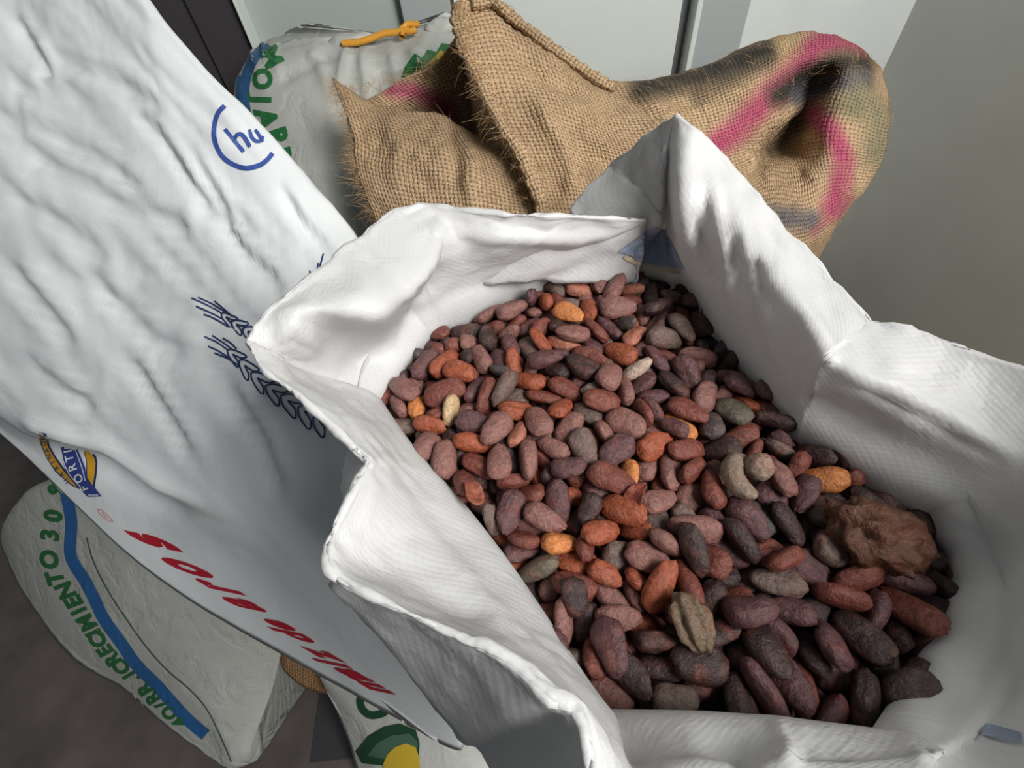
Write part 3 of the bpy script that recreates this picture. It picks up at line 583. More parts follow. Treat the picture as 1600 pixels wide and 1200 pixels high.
6,2083,517,5628,28,78,46,-32,109,112,114,2,7,534,2705,5697,92,22,24,22,76,91,81,5,5,1085,2075,5638,87,43,-10,-23,105,113,121,1,7,227,319,5569,15,-4,-20,-97,88,81,84,1,
5,741,2653,5700,59,-43,-50,46,93,83,85,3,1,913,90,5575,87,-34,9,-34,112,110,124,0,1,-662,2314,5590,10,27,19,94,83,95,102,3,2,502,2531,5673,87,20,-10,-44,97,99,101,3,
2,1294,2270,5660,64,28,34,63,92,86,87,1,4,1333,102,5568,52,-18,-8,-83,117,121,103,3,7,-102,1179,5637,52,7,17,83,89,86,82,3,6,-594,2556,5593,91,-1,-16,-38,105,96,117,3,
2,32,592,5579,8,-10,-30,-94,82,98,92,1,3,-604,2395,5618,88,-20,44,0,101,106,90,8,1,899,2045,5669,7,41,90,12,87,79,98,3,5,125,2132,5615,0,58,-24,-78,89,84,104,2,
7,1050,1901,5648,57,5,7,82,103,105,87,0,7,320,2201,5694,18,-14,62,75,93,88,89,3,1,186,1740,5674,64,-22,3,74,92,105,106,0,0,909,1150,5602,96,9,-21,14,112,115,126,11,
7,1588,1748,5659,93,33,2,16,93,96,90,4,6,-791,2305,5553,18,-58,-39,70,108,107,113,8,7,300,1975,5646,38,16,15,90,102,104,106,1,4,1314,928,5550,89,22,-14,-36,115,109,123,0,
3,1201,2595,5666,12,-4,-87,-48,83,86,102,3,7,-187,2140,5615,20,-18,13,95,79,89,80,1,0,1196,1955,5692,33,90,-12,27,92,79,98,2,6,1401,1348,5632,16,-17,73,-64,81,89,89,0,
5,187,1925,5601,86,39,21,24,76,79,95,2,7,140,499,5516,2,-38,76,53,90,89,88,4,0,1311,1578,5543,12,-24,25,93,92,100,86,2,1,635,2809,5617,50,-21,50,67,96,93,88,2,
3,668,584,5549,63,37,48,49,107,102,110,1,4,1360,427,5532,26,0,-17,-95,102,106,99,3,6,679,2374,5589,43,-32,3,84,111,113,117,5,5,395,590,5542,84,-4,-15,-52,106,116,107,1,
3,640,3073,5630,5,21,-4,-98,108,106,100,2,0,1458,577,5548,10,6,-23,-97,110,122,107,1,4,512,493,5499,95,16,-26,-12,113,105,111,1,2,381,172,5514,35,34,-83,-26,91,92,109,0,
2,1190,2752,5633,7,-89,-39,-23,98,95,86,0,2,1368,1439,5627,93,19,-20,26,96,98,104,1,6,-152,1904,5587,41,-5,-18,-89,89,85,83,4,6,1667,264,5516,74,-3,15,65,104,97,118,1,
2,-323,2175,5632,91,12,-25,-30,106,109,112,1,1,333,438,5595,81,17,-27,-49,114,112,104,1,2,-433,1443,5644,14,-81,56,-9,92,76,80,2,7,438,818,5541,77,17,-8,-62,113,114,103,5,
1,-74,1322,5560,97,9,21,-2,124,115,105,0,7,320,1666,5662,68,-10,-14,71,117,123,115,3,3,-584,1989,5564,42,20,-3,88,90,103,101,2,6,1456,433,5621,40,-21,41,-79,89,89,99,0,
1,198,393,5475,27,52,-27,-76,105,92,94,1,1,1207,2136,5641,13,-19,-13,96,83,89,80,0,0,1577,1503,5513,72,-23,48,-45,109,103,103,0,0,19,2232,5610,15,14,5,-98,88,106,103,2,
0,797,2005,5618,50,6,-12,85,107,109,98,5,3,-505,2628,5549,86,1,-39,-33,102,95,106,5,0,315,2442,5618,99,-11,-5,11,116,122,110,1,2,-508,2096,5578,94,-17,26,-11,100,112,120,1,
0,-52,2711,5576,7,4,25,97,93,112,101,5,7,-572,1675,5616,34,15,6,93,97,99,115,5,3,1494,1358,5548,65,-14,15,73,87,78,95,3,4,1678,1289,5575,65,15,-12,-74,93,82,98,3,
3,36,1558,5572,96,23,11,-10,102,101,91,1,5,1471,1836,5584,95,11,-13,-24,111,116,100,11,6,430,2079,5649,94,22,-2,-27,105,106,103,3,2,793,2801,5620,72,-15,-13,66,109,115,123,3,
3,1264,1600,5617,85,-26,0,45,90,106,98,2,6,-316,1700,5653,57,6,-5,82,99,113,96,8,2,1581,1408,5578,61,46,1,-64,91,87,86,0,4,1293,159,5448,88,27,36,-14,115,104,102,5,
7,726,1456,5595,66,-16,32,-66,114,106,126,8,3,998,1287,5637,17,3,20,96,93,99,87,11,5,921,289,5578,38,-3,-8,-92,100,96,111,0,2,577,71,5611,33,0,-13,-93,92,100,106,0,
3,1133,1624,5624,18,26,-23,-92,74,88,80,5,6,-551,2197,5502,96,9,25,-2,91,101,92,2,6,1165,420,5566,1,2,12,99,82,92,82,3,3,236,2070,5582,46,6,22,-86,105,114,107,1,
1,607,1746,5639,4,-6,15,-99,109,110,119,2,7,248,674,5569,95,-15,-2,27,112,115,124,1,5,313,1213,5564,92,14,5,-36,96,96,112,0,4,604,2115,5649,21,-17,-16,95,105,112,126,5,
2,1169,1229,5639,77,13,-29,-56,107,103,105,1,1,926,2472,5678,60,-40,-34,61,88,92,99,4,4,-125,1615,5642,31,29,-9,-90,106,103,110,1,0,562,1015,5582,16,20,-11,-96,114,117,127,0,
1,1231,2284,5593,83,-3,-3,56,99,91,91,1,4,793,1640,5642,70,-44,45,-34,105,112,104,2,5,1468,1573,5613,49,12,27,82,90,88,98,2,7,-187,1744,5648,34,7,94,-2,96,95,87,3,
6,-714,1889,5559,62,17,13,-75,81,90,92,2,1,516,1612,5631,99,-13,-5,1,99,91,105,5,3,252,1176,5485,4,-34,-63,-69,81,78,91,2,3,846,2608,5663,28,28,0,-92,102,103,115,1,
7,108,1132,5600,7,-13,10,-98,117,127,108,11,3,-419,1746,5578,99,8,0,-12,121,104,105,4,6,-238,1193,5604,95,-14,-5,-27,80,80,86,2,3,-496,2247,5590,88,-21,9,-42,84,85,101,3,
0,-404,2073,5653,52,-4,2,86,105,105,110,0,6,266,821,5518,85,32,1,41,99,95,105,2,5,-287,2028,5577,7,3,-7,-99,101,107,114,2,2,941,1934,5586,72,47,45,25,93,79,89,1,
5,262,2939,5600,39,7,14,-91,86,80,82,1,6,445,1826,5641,100,-5,-2,5,101,88,100,2,4,61,2480,5556,4,-82,-54,-19,96,84,87,2,7,-254,1494,5600,95,22,-20,-10,83,88,91,1,
2,1403,2006,5552,91,21,34,-12,85,89,91,2,0,1458,2498,5614,3,52,-85,-9,88,90,84,2,5,1833,850,5595,18,-93,-26,19,79,82,77,3,1,2066,753,5493,40,43,-1,-81,88,83,95,0,
5,557,811,5591,77,-12,32,-54,90,85,92,5,7,908,627,5559,33,-7,10,-94,100,113,122,0,1,110,361,5366,56,-2,33,-76,98,105,95,3,7,-212,1276,5511,96,4,6,26,93,103,104,2,
1,336,703,5441,65,10,1,75,90,97,85,3,0,1576,1209,5562,56,45,60,34,94,95,118,3,4,-169,2839,5547,27,91,30,-9,101,113,106,2,6,28,1695,5526,85,11,-2,-51,105,110,111,3,
1,558,1328,5658,98,-5,20,4,120,104,118,5,0,-251,2299,5567,44,0,50,-75,102,108,101,2,4,-153,1025,5531,10,-44,-84,29,93,93,107,4,0,-37,2376,5602,98,-11,-11,14,100,116,121,1,
1,180,967,5565,79,26,26,49,84,87,89,8,3,509,3023,5526,58,-12,-17,78,86,90,87,0,4,1601,555,5620,60,-17,17,-76,100,83,95,10,6,-508,1980,5631,93,6,19,-30,101,103,94,1,
0,922,2905,5639,36,13,-14,91,91,106,98,0,7,1491,2603,5549,75,2,-5,-66,90,84,82,3,0,-116,2512,5535,93,-31,14,-15,105,114,118,5,7,203,2260,5597,85,-14,-17,47,87,99,100,2,
6,1047,3017,5517,63,17,-21,-73,104,104,120,1,5,129,2785,5542,1,-2,2,-100,81,91,96,4,5,922,2335,5612,27,12,38,88,97,102,102,1,6,1730,393,5601,40,47,-24,-75,78,80,93,3,
4,1054,2010,5464,68,-37,24,-59,117,106,125,5,5,687,1913,5599,80,-28,9,-52,87,92,107,1,2,1286,1233,5560,65,13,-8,75,123,106,126,0,4,-23,2059,5582,95,14,-13,-23,120,116,124,4,
7,917,2597,5585,55,9,-13,-82,95,102,107,1,5,84,2730,5617,75,45,12,-48,84,79,88,3,4,-384,1379,5544,97,-2,16,-18,96,103,92,11,7,812,2358,5531,82,20,8,53,108,106,108,1,
3,1122,2569,5578,73,-36,-15,56,87,95,78,0,1,969,1403,5668,5,22,21,95,89,85,86,1,3,696,2937,5570,96,29,6,1,107,117,98,1,6,-680,2219,5466,64,15,-14,74,115,107,119,3,
7,56,1450,5602,64,31,-2,71,91,103,106,1,2,-688,2413,5547,95,15,27,-7,119,113,112,4,1,1288,1904,5614,64,6,1,76,107,111,118,2,4,1121,2283,5652,91,-26,-23,24,103,95,116,0,
2,1858,588,5558,28,10,7,95,88,78,77,0,5,602,644,5625,53,15,-29,-78,105,102,98,3,6,1254,2442,5644,68,-18,60,37,99,94,97,2,5,986,572,5403,60,0,7,80,108,100,104,0,
1,-458,1458,5462,76,14,-8,-63,115,120,114,0,1,1149,697,5513,1,-6,-21,-98,116,106,107,5,0,189,1677,5576,29,-15,-4,-94,108,105,118,4,4,331,2857,5526,97,-9,9,19,86,104,94,5,
3,1702,571,5546,67,-17,-3,72,100,111,108,3,2,181,561,5350,83,18,-6,-53,96,105,99,1,0,764,1212,5503,70,-45,56,-4,89,94,107,11,1,-517,2345,5477,7,14,-24,-96,101,117,99,1,
5,793,445,5564,85,-9,4,-51,92,108,109,0,2,822,1799,5577,96,7,9,26,85,91,96,1,4,531,2411,5606,29,86,-39,-17,82,88,82,2,7,-142,2237,5576,56,25,-17,77,89,95,87,2,
1,860,2193,5638,96,0,10,-27,107,110,114,5,0,921,355,5361,78,21,16,57,113,115,103,3,6,1135,888,5442,24,3,35,-91,115,110,103,3,0,1240,297,5472,29,67,10,-67,106,113,114,0,
1,1363,569,5456,89,-18,9,-41,104,103,92,3,7,134,710,5377,28,-2,-76,-59,82,85,81,4,2,1526,865,5513,32,12,-3,94,104,109,106,3,2,1064,278,5536,55,-2,12,-83,92,94,83,0,
4,685,3055,5530,94,8,-15,31,116,120,123,4,2,1881,1129,5541,76,-22,-27,-55,110,103,115,0,2,311,947,5582,96,-21,6,19,80,91,86,1,1,683,2141,5584,61,21,0,-77,89,92,87,3,
0,829,964,5599,87,-10,-2,48,89,92,89,2,7,1150,2858,5567,11,-2,-1,99,107,115,117,8,1,1500,945,5442,9,-8,13,-98,103,99,104,3,7,1411,1472,5544,99,-5,-12,4,86,101,91,3,
6,150,2361,5531,15,-21,34,-90,124,110,125,2,5,178,1376,5513,59,-4,-11,80,124,119,114,3,6,777,617,5502,77,-6,-14,62,83,96,87,0,2,1041,997,5555,0,21,0,98,108,107,117,2,
7,905,2542,5486,92,10,0,38,99,105,108,11,6,1486,245,5559,92,22,-5,-33,117,123,118,0,3,449,2889,5584,4,4,25,97,104,96,95,2,6,1978,663,5528,60,-21,10,77,108,103,97,3,
3,629,1480,5671,72,-30,27,-56,92,80,85,2,4,-367,2342,5594,32,-84,-44,-7,95,85,80,1,3,-111,2010,5654,30,18,-4,-94,95,90,93,2,1,1117,810,5630,6,-3,5,100,87,97,97,0,
6,25,1686,5620,23,7,20,-95,76,77,83,1,0,857,706,5360,72,4,10,68,122,105,120,0,6,-381,1576,5413,35,78,-50,-15,77,77,90,0,0,837,335,5489,94,-21,27,1,94,87,89,2,
2,46,1209,5542,57,27,-10,77,96,101,111,2,6,82,2855,5493,85,36,-14,36,104,100,93,0,5,66,1947,5539,15,-2,-21,-97,79,90,91,1,4,641,2507,5618,46,-4,-14,-88,89,95,94,2,
0,64,2860,5605,100,1,-4,0,105,106,110,2,2,959,1555,5621,91,-6,-6,-41,114,107,120,2,2,1407,841,5410,57,-15,61,54,96,108,102,0,7,551,855,5486,95,9,-10,-28,105,94,107,5,
6,1870,1078,5441,29,-29,2,91,102,94,99,3,7,565,1022,5464,21,-6,3,98,121,108,113,0,1,488,1675,5522,67,28,14,67,99,95,102,2,1,305,2694,5498,4,22,60,77,91,77,89,4,
6,677,2307,5494,41,-30,7,-86,96,87,101,2,1,1414,-12,5533,50,-44,21,71,107,116,116,0,2,1371,1311,5534,80,-8,-18,-56,94,92,91,4,2,1460,999,5588,27,-25,78,51,91,104,92,0,
2,1516,2111,5541,76,62,-16,12,101,110,120,3,1,275,267,5504,62,-13,-21,-74,93,103,88,5,1,992,1819,5533,56,12,-8,-82,100,111,112,5,1,1346,2384,5500,97,-6,21,11,79,94,82,0,
5,191,2627,5579,15,51,-81,-26,89,81,84,3,6,629,2693,5601,24,4,12,96,113,102,104,5,0,1205,1454,5571,69,11,-29,-66,92,99,97,2,5,1403,2341,5573,96,-11,19,-18,97,93,93,0,
6,1368,2656,5547,74,-3,-8,66,87,96,83,5,6,634,1971,5690,25,6,-11,96,87,93,84,2,7,1544,2004,5539,5,44,-78,44,76,85,81,5,7,1500,2480,5726,65,23,49,-53,98,94,85,3,
2,1423,1496,5441,98,-3,-7,-19,105,126,129,5,7,864,217,5463,87,-27,-41,-5,82,87,90,0,5,-341,1406,5394,70,12,-51,-48,97,103,101,3,3,826,1033,5455,92,6,4,-39,97,100,108,2,
1,1281,1768,5490,92,2,-32,22,90,96,96,8,0,-678,2522,5472,86,22,4,45,123,110,105,1,4,368,922,5446,85,-29,-23,37,105,108,122,1,6,333,2330,5544,58,-5,-10,-81,120,117,118,5,
3,223,2907,5464,65,-27,5,-71,93,92,97,1,5,555,627,5520,82,15,9,-54,83,83,104,2,7,847,1311,5584,99,-15,0,4,89,95,81,4,1,1214,522,5513,95,16,12,-23,116,111,110,0,
1,42,1875,5474,17,-5,3,98,102,105,95,5,5,246,1859,5555,40,48,78,-3,99,102,114,2,1,571,1460,5607,89,-4,21,-40,91,93,84,1,5,1570,413,5530,61,38,27,64,107,101,108,0,
3,2129,643,5451,81,-30,-5,51,102,116,107,2,3,-322,1619,5527,3,24,-2,-97,108,105,115,2,6,-260,2436,5551,26,22,-10,94,107,105,115,4,5,-38,1072,5564,98,-7,10,-13,91,90,90,0,
7,1148,1662,5491,3,-10,-26,-96,86,80,86,1,0,-408,2692,5532,76,-14,-37,51,100,90,90,2,2,1071,1168,5587,91,-2,-5,-41,88,89,76,2,1,920,1772,5615,84,30,11,44,96,91,96,0,
0,1960,434,5558,95,-17,-23,-11,113,121,108,3,7,1808,1286,5620,46,16,10,87,117,102,115,3,5,1686,763,5575,8,-93,36,-5,104,103,103,0,5,1711,1136,5595,23,55,-53,-60,89,82,87,0,
5,-594,2025,5362,46,-4,-8,88,110,125,117,2,7,505,1020,5356,60,1,12,-79,102,114,109,1,5,1135,2269,5353,92,2,5,-39,110,114,103,1,6,-100,960,5427,96,9,-1,-28,110,100,102,3,
1,648,349,5360,81,-10,5,-58,107,96,113,0,3,1207,2271,5451,32,-6,17,-93,112,122,132,5,5,1443,1805,5451,21,-15,22,-94,101,95,94,4,1,40,1378,5441,1,-18,-11,-98,103,96,90,1,
4,-6,2164,5500,96,-6,-20,17,115,105,112,4,3,268,1443,5436,95,-21,-13,19,99,97,105,11,7,-295,2134,5531,99,-9,4,-4,98,96,102,1,4,511,1261,5562,99,15,4,-5,107,110,113,2,
0,670,1511,5512,83,16,11,52,104,121,100,4,4,1398,1706,5546,11,3,-9,-99,86,100,100,3,4,210,904,5466,51,9,14,-84,116,100,99,0,2,383,2562,5512,29,29,-62,-67,98,105,123,2,
5,1319,991,5451,56,30,14,-76,102,95,97,0,7,1142,1786,5541,35,-4,26,-90,100,98,106,3,3,1073,2289,5530,94,-21,-1,-27,94,93,99,2,3,1704,871,5505,93,3,9,-37,113,103,115,5,
4,352,1655,5555,53,29,7,-79,94,101,98,8,1,366,2987,5460,91,26,-22,-24,103,120,107,1,4,957,2118,5540,79,-2,-6,61,94,85,104,0,0,1149,2751,5484,34,-93,-11,9,95,87,107,4,
6,1467,1222,5511,79,-16,5,59,91,89,97,0,5,1816,676,5491,67,33,7,-66,108,114,118,0,2,-304,1469,5494,90,10,-8,-42,78,86,94,2,1,400,2216,5602,26,-11,-23,-93,76,79,83,1,
2,969,485,5569,44,-5,-22,-87,113,106,109,1,6,872,1433,5628,70,-2,3,71,87,77,79,2,4,742,2495,5543,63,-66,-24,-33,89,95,97,0,0,1132,164,5509,27,-29,30,-87,89,88,77,0,
3,1228,1720,5578,84,11,39,-37,98,88,95,2,6,89,1811,5583,8,-14,-24,-96,94,108,94,3,5,673,900,5548,48,5,6,87,79,94,98,1,7,1008,1674,5561,11,15,22,-96,78,76,92,1,
4,940,3022,5556,50,50,-40,-59,108,103,111,4,5,1599,112,5609,24,17,-18,-94,114,109,115,0,4,-835,2001,5527,71,40,-3,-57,88,90,81,2,3,1084,358,5627,49,15,12,-85,80,86,89,2,
2,1547,1686,5551,45,-6,30,-84,82,84,85,4,7,843,3065,5586,70,29,54,36,89,98,101,1,3,1248,2172,5505,18,-16,36,-90,99,101,99,0,4,-144,1188,5535,30,3,-31,-90,89,87,85,2,
2,-115,1511,5533,86,-7,12,50,114,108,105,4,7,382,1795,5530,72,12,9,-67,112,99,110,3,3,221,2191,5498,79,6,9,61,105,97,113,3,6,615,1691,5535,72,-10,17,67,96,117,99,2,
2,943,886,5492,70,-63,-23,-26,109,107,106,0,0,865,1932,5503,98,-15,3,14,100,116,106,4,0,1333,2172,5579,1,-17,10,-98,80,84,91,8,5,-111,1868,5523,0,6,-3,-100,90,86,80,5,
1,501,1449,5536,65,5,-7,75,106,123,107,1,4,518,2336,5535,97,-7,24,5,96,100,107,8,4,911,1229,5518,95,11,-10,-27,96,113,93,4,6,1219,38,5490,1,0,-50,-87,107,113,128,10,
2,1142,2400,5532,97,12,-7,-19,98,117,97,1,2,-422,1262,5487,96,24,11,-7,109,93,113,1,1,-252,957,5491,46,-34,11,81,106,114,119,1,3,10,1472,5495,31,-18,-18,-92,94,101,106,11,
6,15,2940,5494,56,-56,-51,-34,94,98,96,0,5,149,193,5559,30,69,-5,-66,110,102,103,0,3,214,1549,5495,93,29,-19,-9,120,111,119,5,6,304,2049,5486,90,-41,-18,-4,82,88,92,3,
5,530,1125,5515,99,-1,7,11,109,96,98,3,6,634,1948,5491,18,-9,-7,-98,109,120,107,3,6,498,2505,5480,91,-12,-28,-29,114,107,107,0,5,791,5,5564,97,6,19,-15,118,101,116,2,
4,929,772,5524,97,4,23,-9,83,88,88,3,0,932,1043,5509,48,-22,9,-84,99,94,103,3,5,859,1730,5509,67,-21,-4,71,113,112,111,11,0,881,2806,5536,74,11,3,-66,105,96,116,3,
4,1050,413,5486,98,2,2,21,105,116,122,3,3,1234,821,5516,90,-31,13,26,103,105,95,0,1,998,1343,5501,2,27,20,94,80,84,83,0,1,1283,2051,5533,97,12,19,7,108,113,126,1,
5,1203,2593,5511,16,-29,13,94,104,112,117,8,4,1435,2260,5492,28,-6,25,93,103,107,110,3,1,1582,1051,5512,99,-1,1,10,106,104,107,2,6,-631,1595,5499,96,23,-15,-11,114,114,120,2,
4,-289,1807,5524,57,17,-5,-80,102,112,99,0,7,-170,1970,5493,3,30,-95,-10,101,105,110,5,1,-109,1737,5576,76,0,-19,62,105,119,112,1,5,-145,2694,5502,61,-15,18,76,91,87,99,2,
4,179,1090,5490,4,-8,11,99,85,84,88,2,2,407,2148,5534,25,-8,21,94,100,105,119,4,3,642,70,5514,26,78,56,-8,90,88,90,5,4,567,1841,5569,6,-1,-8,100,97,102,91,1,
1,977,5,5481,8,21,97,-1,106,110,111,0,4,768,1375,5494,73,-6,-7,-68,79,85,87,1,7,724,1795,5501,69,-16,-17,-69,94,85,95,2,4,771,2025,5532,97,-24,1,-5,77,80,82,0,
2,1286,1931,5511,8,0,-6,-99,96,89,98,1,5,-676,1513,5542,25,39,68,57,79,79,83,3,7,-126,691,5598,72,-39,16,-56,100,112,103,3,2,82,2604,5522,100,0,4,4,92,111,96,4,
1,197,1501,5586,92,14,12,-34,84,88,86,3,2,485,2756,5533,97,-3,1,25,104,114,114,11,3,496,1149,5609,100,-3,5,-5,94,94,90,3,7,638,2161,5505,2,-100,-3,7,83,90,91,1,
1,601,2617,5507,97,9,-8,-19,113,112,122,3,0,699,2793,5509,94,10,7,33,101,98,112,2,4,797,899,5512,92,-7,-24,-30,91,101,100,2,2,707,1065,5545,78,10,-6,-62,108,114,113,2,
5,910,1469,5535,13,1,-11,-98,105,111,121,1,2,881,2257,5542,27,-17,16,-94,85,94,94,3,6,794,2645,5537,75,-8,-6,-65,99,100,108,2,4,1331,645,5555,76,-53,3,37,103,87,100,2,
2,1080,1547,5519,93,22,9,-30,81,90,93,4,5,1094,2144,5529,90,1,13,41,80,74,92,1,2,1482,101,5488,10,20,95,-22,111,99,110,0,3,1670,1660,5492,25,-72,-63,-13,94,83,91,2,
5,1538,2363,5618,66,-32,29,62,110,100,122,0,5,1367,2850,5506,71,8,-2,-70,121,118,108,1,0,1818,938,5528,65,18,20,71,81,96,91,3,5,1713,1159,5500,93,-13,-2,-35,107,110,104,3,
2,-427,1917,5520,77,-2,-7,-64,102,120,106,1,1,259,2558,5540,84,2,-3,54,92,80,97,0,6,314,1403,5541,45,-8,-22,-86,81,91,87,4,1,655,367,5564,72,33,11,-61,102,98,95,0,
6,556,2007,5569,68,-11,-9,-72,90,99,92,2,0,521,2581,5589,56,2,-5,82,81,98,100,1,7,926,-14,5654,92,38,-6,-5,106,96,104,1,6,814,2119,5562,25,-16,5,95,90,83,88,2,
6,996,2778,5523,48,-51,47,-55,100,87,103,8,6,1167,1097,5516,94,-31,8,-9,88,101,102,10,0,1067,1221,5508,90,-7,-21,37,89,88,77,1,3,1101,1407,5520,92,-6,29,25,109,96,102,1,
3,1097,1971,5566,37,5,16,92,98,102,99,3,6,1077,2391,5602,98,6,-12,11,85,80,79,3,5,1061,2627,5505,2,-66,54,52,88,96,88,1,0,1426,1098,5585,4,7,32,-94,101,89,87,3,
2,1718,1500,5485,51,-46,20,70,120,111,108,3,6,1595,1805,5499,95,-22,15,-17,100,90,95,1,3,1622,1898,5562,68,12,58,44,106,108,113,3,1,1415,2483,5535,3,-99,13,10,95,91,93,0,
7,1939,909,5518,55,1,15,-82,94,95,107,0,5,-776,2093,5483,86,22,-13,44,93,100,111,1,7,-465,2501,5537,18,3,-15,-97,107,112,115,8,3,4,688,5497,80,-32,25,-44,102,100,92,0,
3,358,1065,5551,66,68,-23,-19,84,96,96,8,7,363,1506,5592,92,-1,9,37,94,95,85,3,5,423,1976,5559,28,33,56,71,86,84,95,8,2,193,2998,5534,21,0,-55,-81,97,89,106,2,
5,428,60,5506,49,35,47,-65,103,112,127,0,4,556,2242,5574,69,58,14,40,86,80,99,2,6,969,2465,5546,47,-1,0,-88,94,94,104,3,2,1228,3043,5531,30,-92,24,-13,98,90,97,0,
2,1607,1975,5655,12,72,-61,31,97,87,99,0,5,1815,298,5539,73,-1,5,69,104,104,104,3,6,1764,1325,5492,88,-20,-8,-42,115,114,122,1,0,-281,2643,5546,66,4,7,-75,103,112,117,2,
3,408,1373,5611,42,11,-16,-88,83,91,86,11,7,411,3017,5580,98,6,-9,-14,100,102,96,5,2,963,782,5601,15,-23,-9,-96,82,96,88,2,7,1282,2749,5557,44,78,31,33,97,95,100,1,
3,1680,1622,5580,82,25,3,-52,94,99,108,3,0,-925,1964,5501,23,54,39,71,85,92,98,3,4,686,1615,5695,35,-1,4,94,89,84,100,5,0,700,30,5692,96,-11,6,-24,98,88,92,1,
2,1292,3013,5620,46,86,-21,-11,84,81,85,0,7,2145,656,5610,54,15,-78,-27,110,110,110,3,5,2162,835,5504,6,54,39,74,107,107,100,0,5,1206,-61,5651,51,-52,-29,-62,95,101,103,0,
6,264,70,5609,70,-68,20,-4,92,113,108,1,7,1356,-52,5718,19,-17,11,-96,99,107,106,3,1,1831,234,5653,77,57,23,18,105,112,107,5,0,-879,2194,5598,27,-67,-67,-17,100,109,90,2,
]
bmeshes = [bean_mesh(k) for k in range(BEAN_SHAPES)]
for m_ in bmeshes: m_.materials.append(M['bean'])
raw = np.array(BEANS, float).reshape(-1, 12)
TONES = {  # name used in labels -> skin colour
 'dark brown': (.040, .022, .020), 'red-brown': (.165, .046, .032), 'dusky pink-brown': (.215, .098, .082), 'purple-brown': (.098, .042, .044),
 'rust-red': (.29, .07, .03), 'grey-brown': (.135, .090, .075), 'orange': (.56, .20, .06), 'pale tan': (.50, .35, .19), 'slate grey': (.070, .060, .058),
 'cream': (.46, .34, .27), 'olive-grey': (.125, .105, .075), 'salmon': (.36, .135, .085)}
TN = list(TONES)
def bean_matrix(r):
    return Matrix.LocRotScale(Vector(r[1:4]) * 1e-4, Quaternion(r[4:8] * 1e-2).normalized(), Vector(r[8:11]) * 1e-2)
N_SINGLE = 300
beans = []
for i in range(min(N_SINGLE, len(raw))):
    r = raw[i]; o = bpy.data.objects.new('cocoa_bean', bmeshes[int(r[0])]); C.objects.link(o)
    o.matrix_world = bean_matrix(r); c = TONES[TN[int(r[11])]]; o.color = (*c, 1)
    beans.append((o, TN[int(r[11])], proj(np.array(r[1:4]) * 1e-4), max(r[8:11])))
# the rest of the heap: smaller in the picture than the 300 above, kept as one mass
lowm = [bean_mesh(k, 14, 9) for k in range(BEAN_SHAPES)]
mv, mf, mc = [], [], []
for r in raw[N_SINGLE:]:
    me = lowm[int(r[0])]; W = bean_matrix(r); off = len(mv); mv += [tuple(W @ v.co) for v in me.vertices]
    mf += [[off + q for q in p.vertices] for p in me.polygons]; mc += [TONES[TN[int(r[11])]]] * len(me.vertices)
off = len(mv); HE = np.array([Z(*c[0]) for c in cols]); n_ = len(HE)
for p in HE:
    d = p[:2] - hc; d /= np.linalg.norm(d); q = p[:2] + d * .012; mv.append((q[0], q[1], .5315)); mc.append(TONES['dark brown'])
mf.append([off + i for i in range(n_)])
for p in HE:
    d = p[:2] - hc; d /= np.linalg.norm(d); q = p[:2] + d * .012; mv.append((q[0], q[1], .515)); mc.append(TONES['dark brown'])
for i in range(n_): mf.append([off + i, off + (i + 1) % n_, off + n_ + (i + 1) % n_, off + n_ + i])
mme = bpy.data.meshes.new('cocoa_bean_heap'); mme.from_pydata(mv, [], mf); mme.polygons.foreach_set('use_smooth', [True] * len(mme.polygons))
ca = mme.color_attributes.new('bean', 'FLOAT_COLOR', 'POINT'); ca.data.foreach_set('color', np.array([(*c, 1) for c in mc], 'f').ravel())
heap = link('cocoa_bean_heap', mme, M['bean_mass']); tag(heap, 'bed of smaller half-buried cocoa beans filling the white sack', 'cocoa beans', kind='stuff')


# ------------------------------------------------------------------ single pieces lying loose on the beans
def loose_piece(name, c, fn, col, su=26, sv=18, rot=(0, 0, 0)):
    bm = bmesh.new(); bmesh.ops.create_uvsphere(bm, u_segments=su, v_segments=sv, radius=1)
    for v in bm.verts: v.co = fn(v.co)
    for f in bm.faces: f.smooth = True
    me = bpy.data.meshes.new(name); bm.to_mesh(me); bm.free(); me.materials.append(M['bean'])
    o = bpy.data.objects.new(name, me); C.objects.link(o); o.location = c; o.rotation_euler = rot; o.color = (*col, 1); return o
def pulp_fn(v):
    n = noise.noise(v * 2.2) * .30 + noise.noise(v * 5.5) * .16 + noise.noise(v * 11) * .07; return Vector((v.x * .0215, v.y * .0165, v.z * .011)) * (1 + n)
pulp = loose_piece('pulp_lump', Z(1372, 836, .583), pulp_fn, (.10, .036, .017), 40, 28, (.1, .1, -.55))
tag(pulp, 'large crumpled orange-brown lump of dried pulp lying on the beans', 'dried pulp')
def curl_fn(v):
    a = v.z * 1.75; r_ = .0092; w = .0056 * (1 + .15 * noise.noise(v * 3)); x, y = v.x, v.y
    return Vector((math.cos(a) * (r_ + x * w), math.sin(a) * (r_ + x * w) * 1.15, y * w)) if abs(v.z) < .999 else Vector((math.cos(a) * r_, math.sin(a) * r_ * 1.15, 0))
cb = loose_piece('cocoa_bean', Z(1172, 745, .586), curl_fn, (.23, .17, .125), 22, 24, (.15, -.1, 2.9))
tag(cb, 'curled grey-tan cocoa bean hooked round a knobbly round end', 'cocoa bean')
kn = loose_piece('bean_knob', (0, 0, 0), lambda v: v * (.0074 * (1 + .12 * noise.noise(v * 3))), (.25, .185, .14), 22, 16); kn.parent = cb; kn.location = (-.0042, -.0046, .0035)
def shell_fn(v):
    a = v.z * 1.2; s = .0095 * (1 + .2 * noise.noise(v * 2)); return Vector((v.x * .0052 * (1 - .35 * v.z), v.z * s, .0032 * v.x * v.x + .0016 * v.y + .0012 * math.sin(a * 3)))
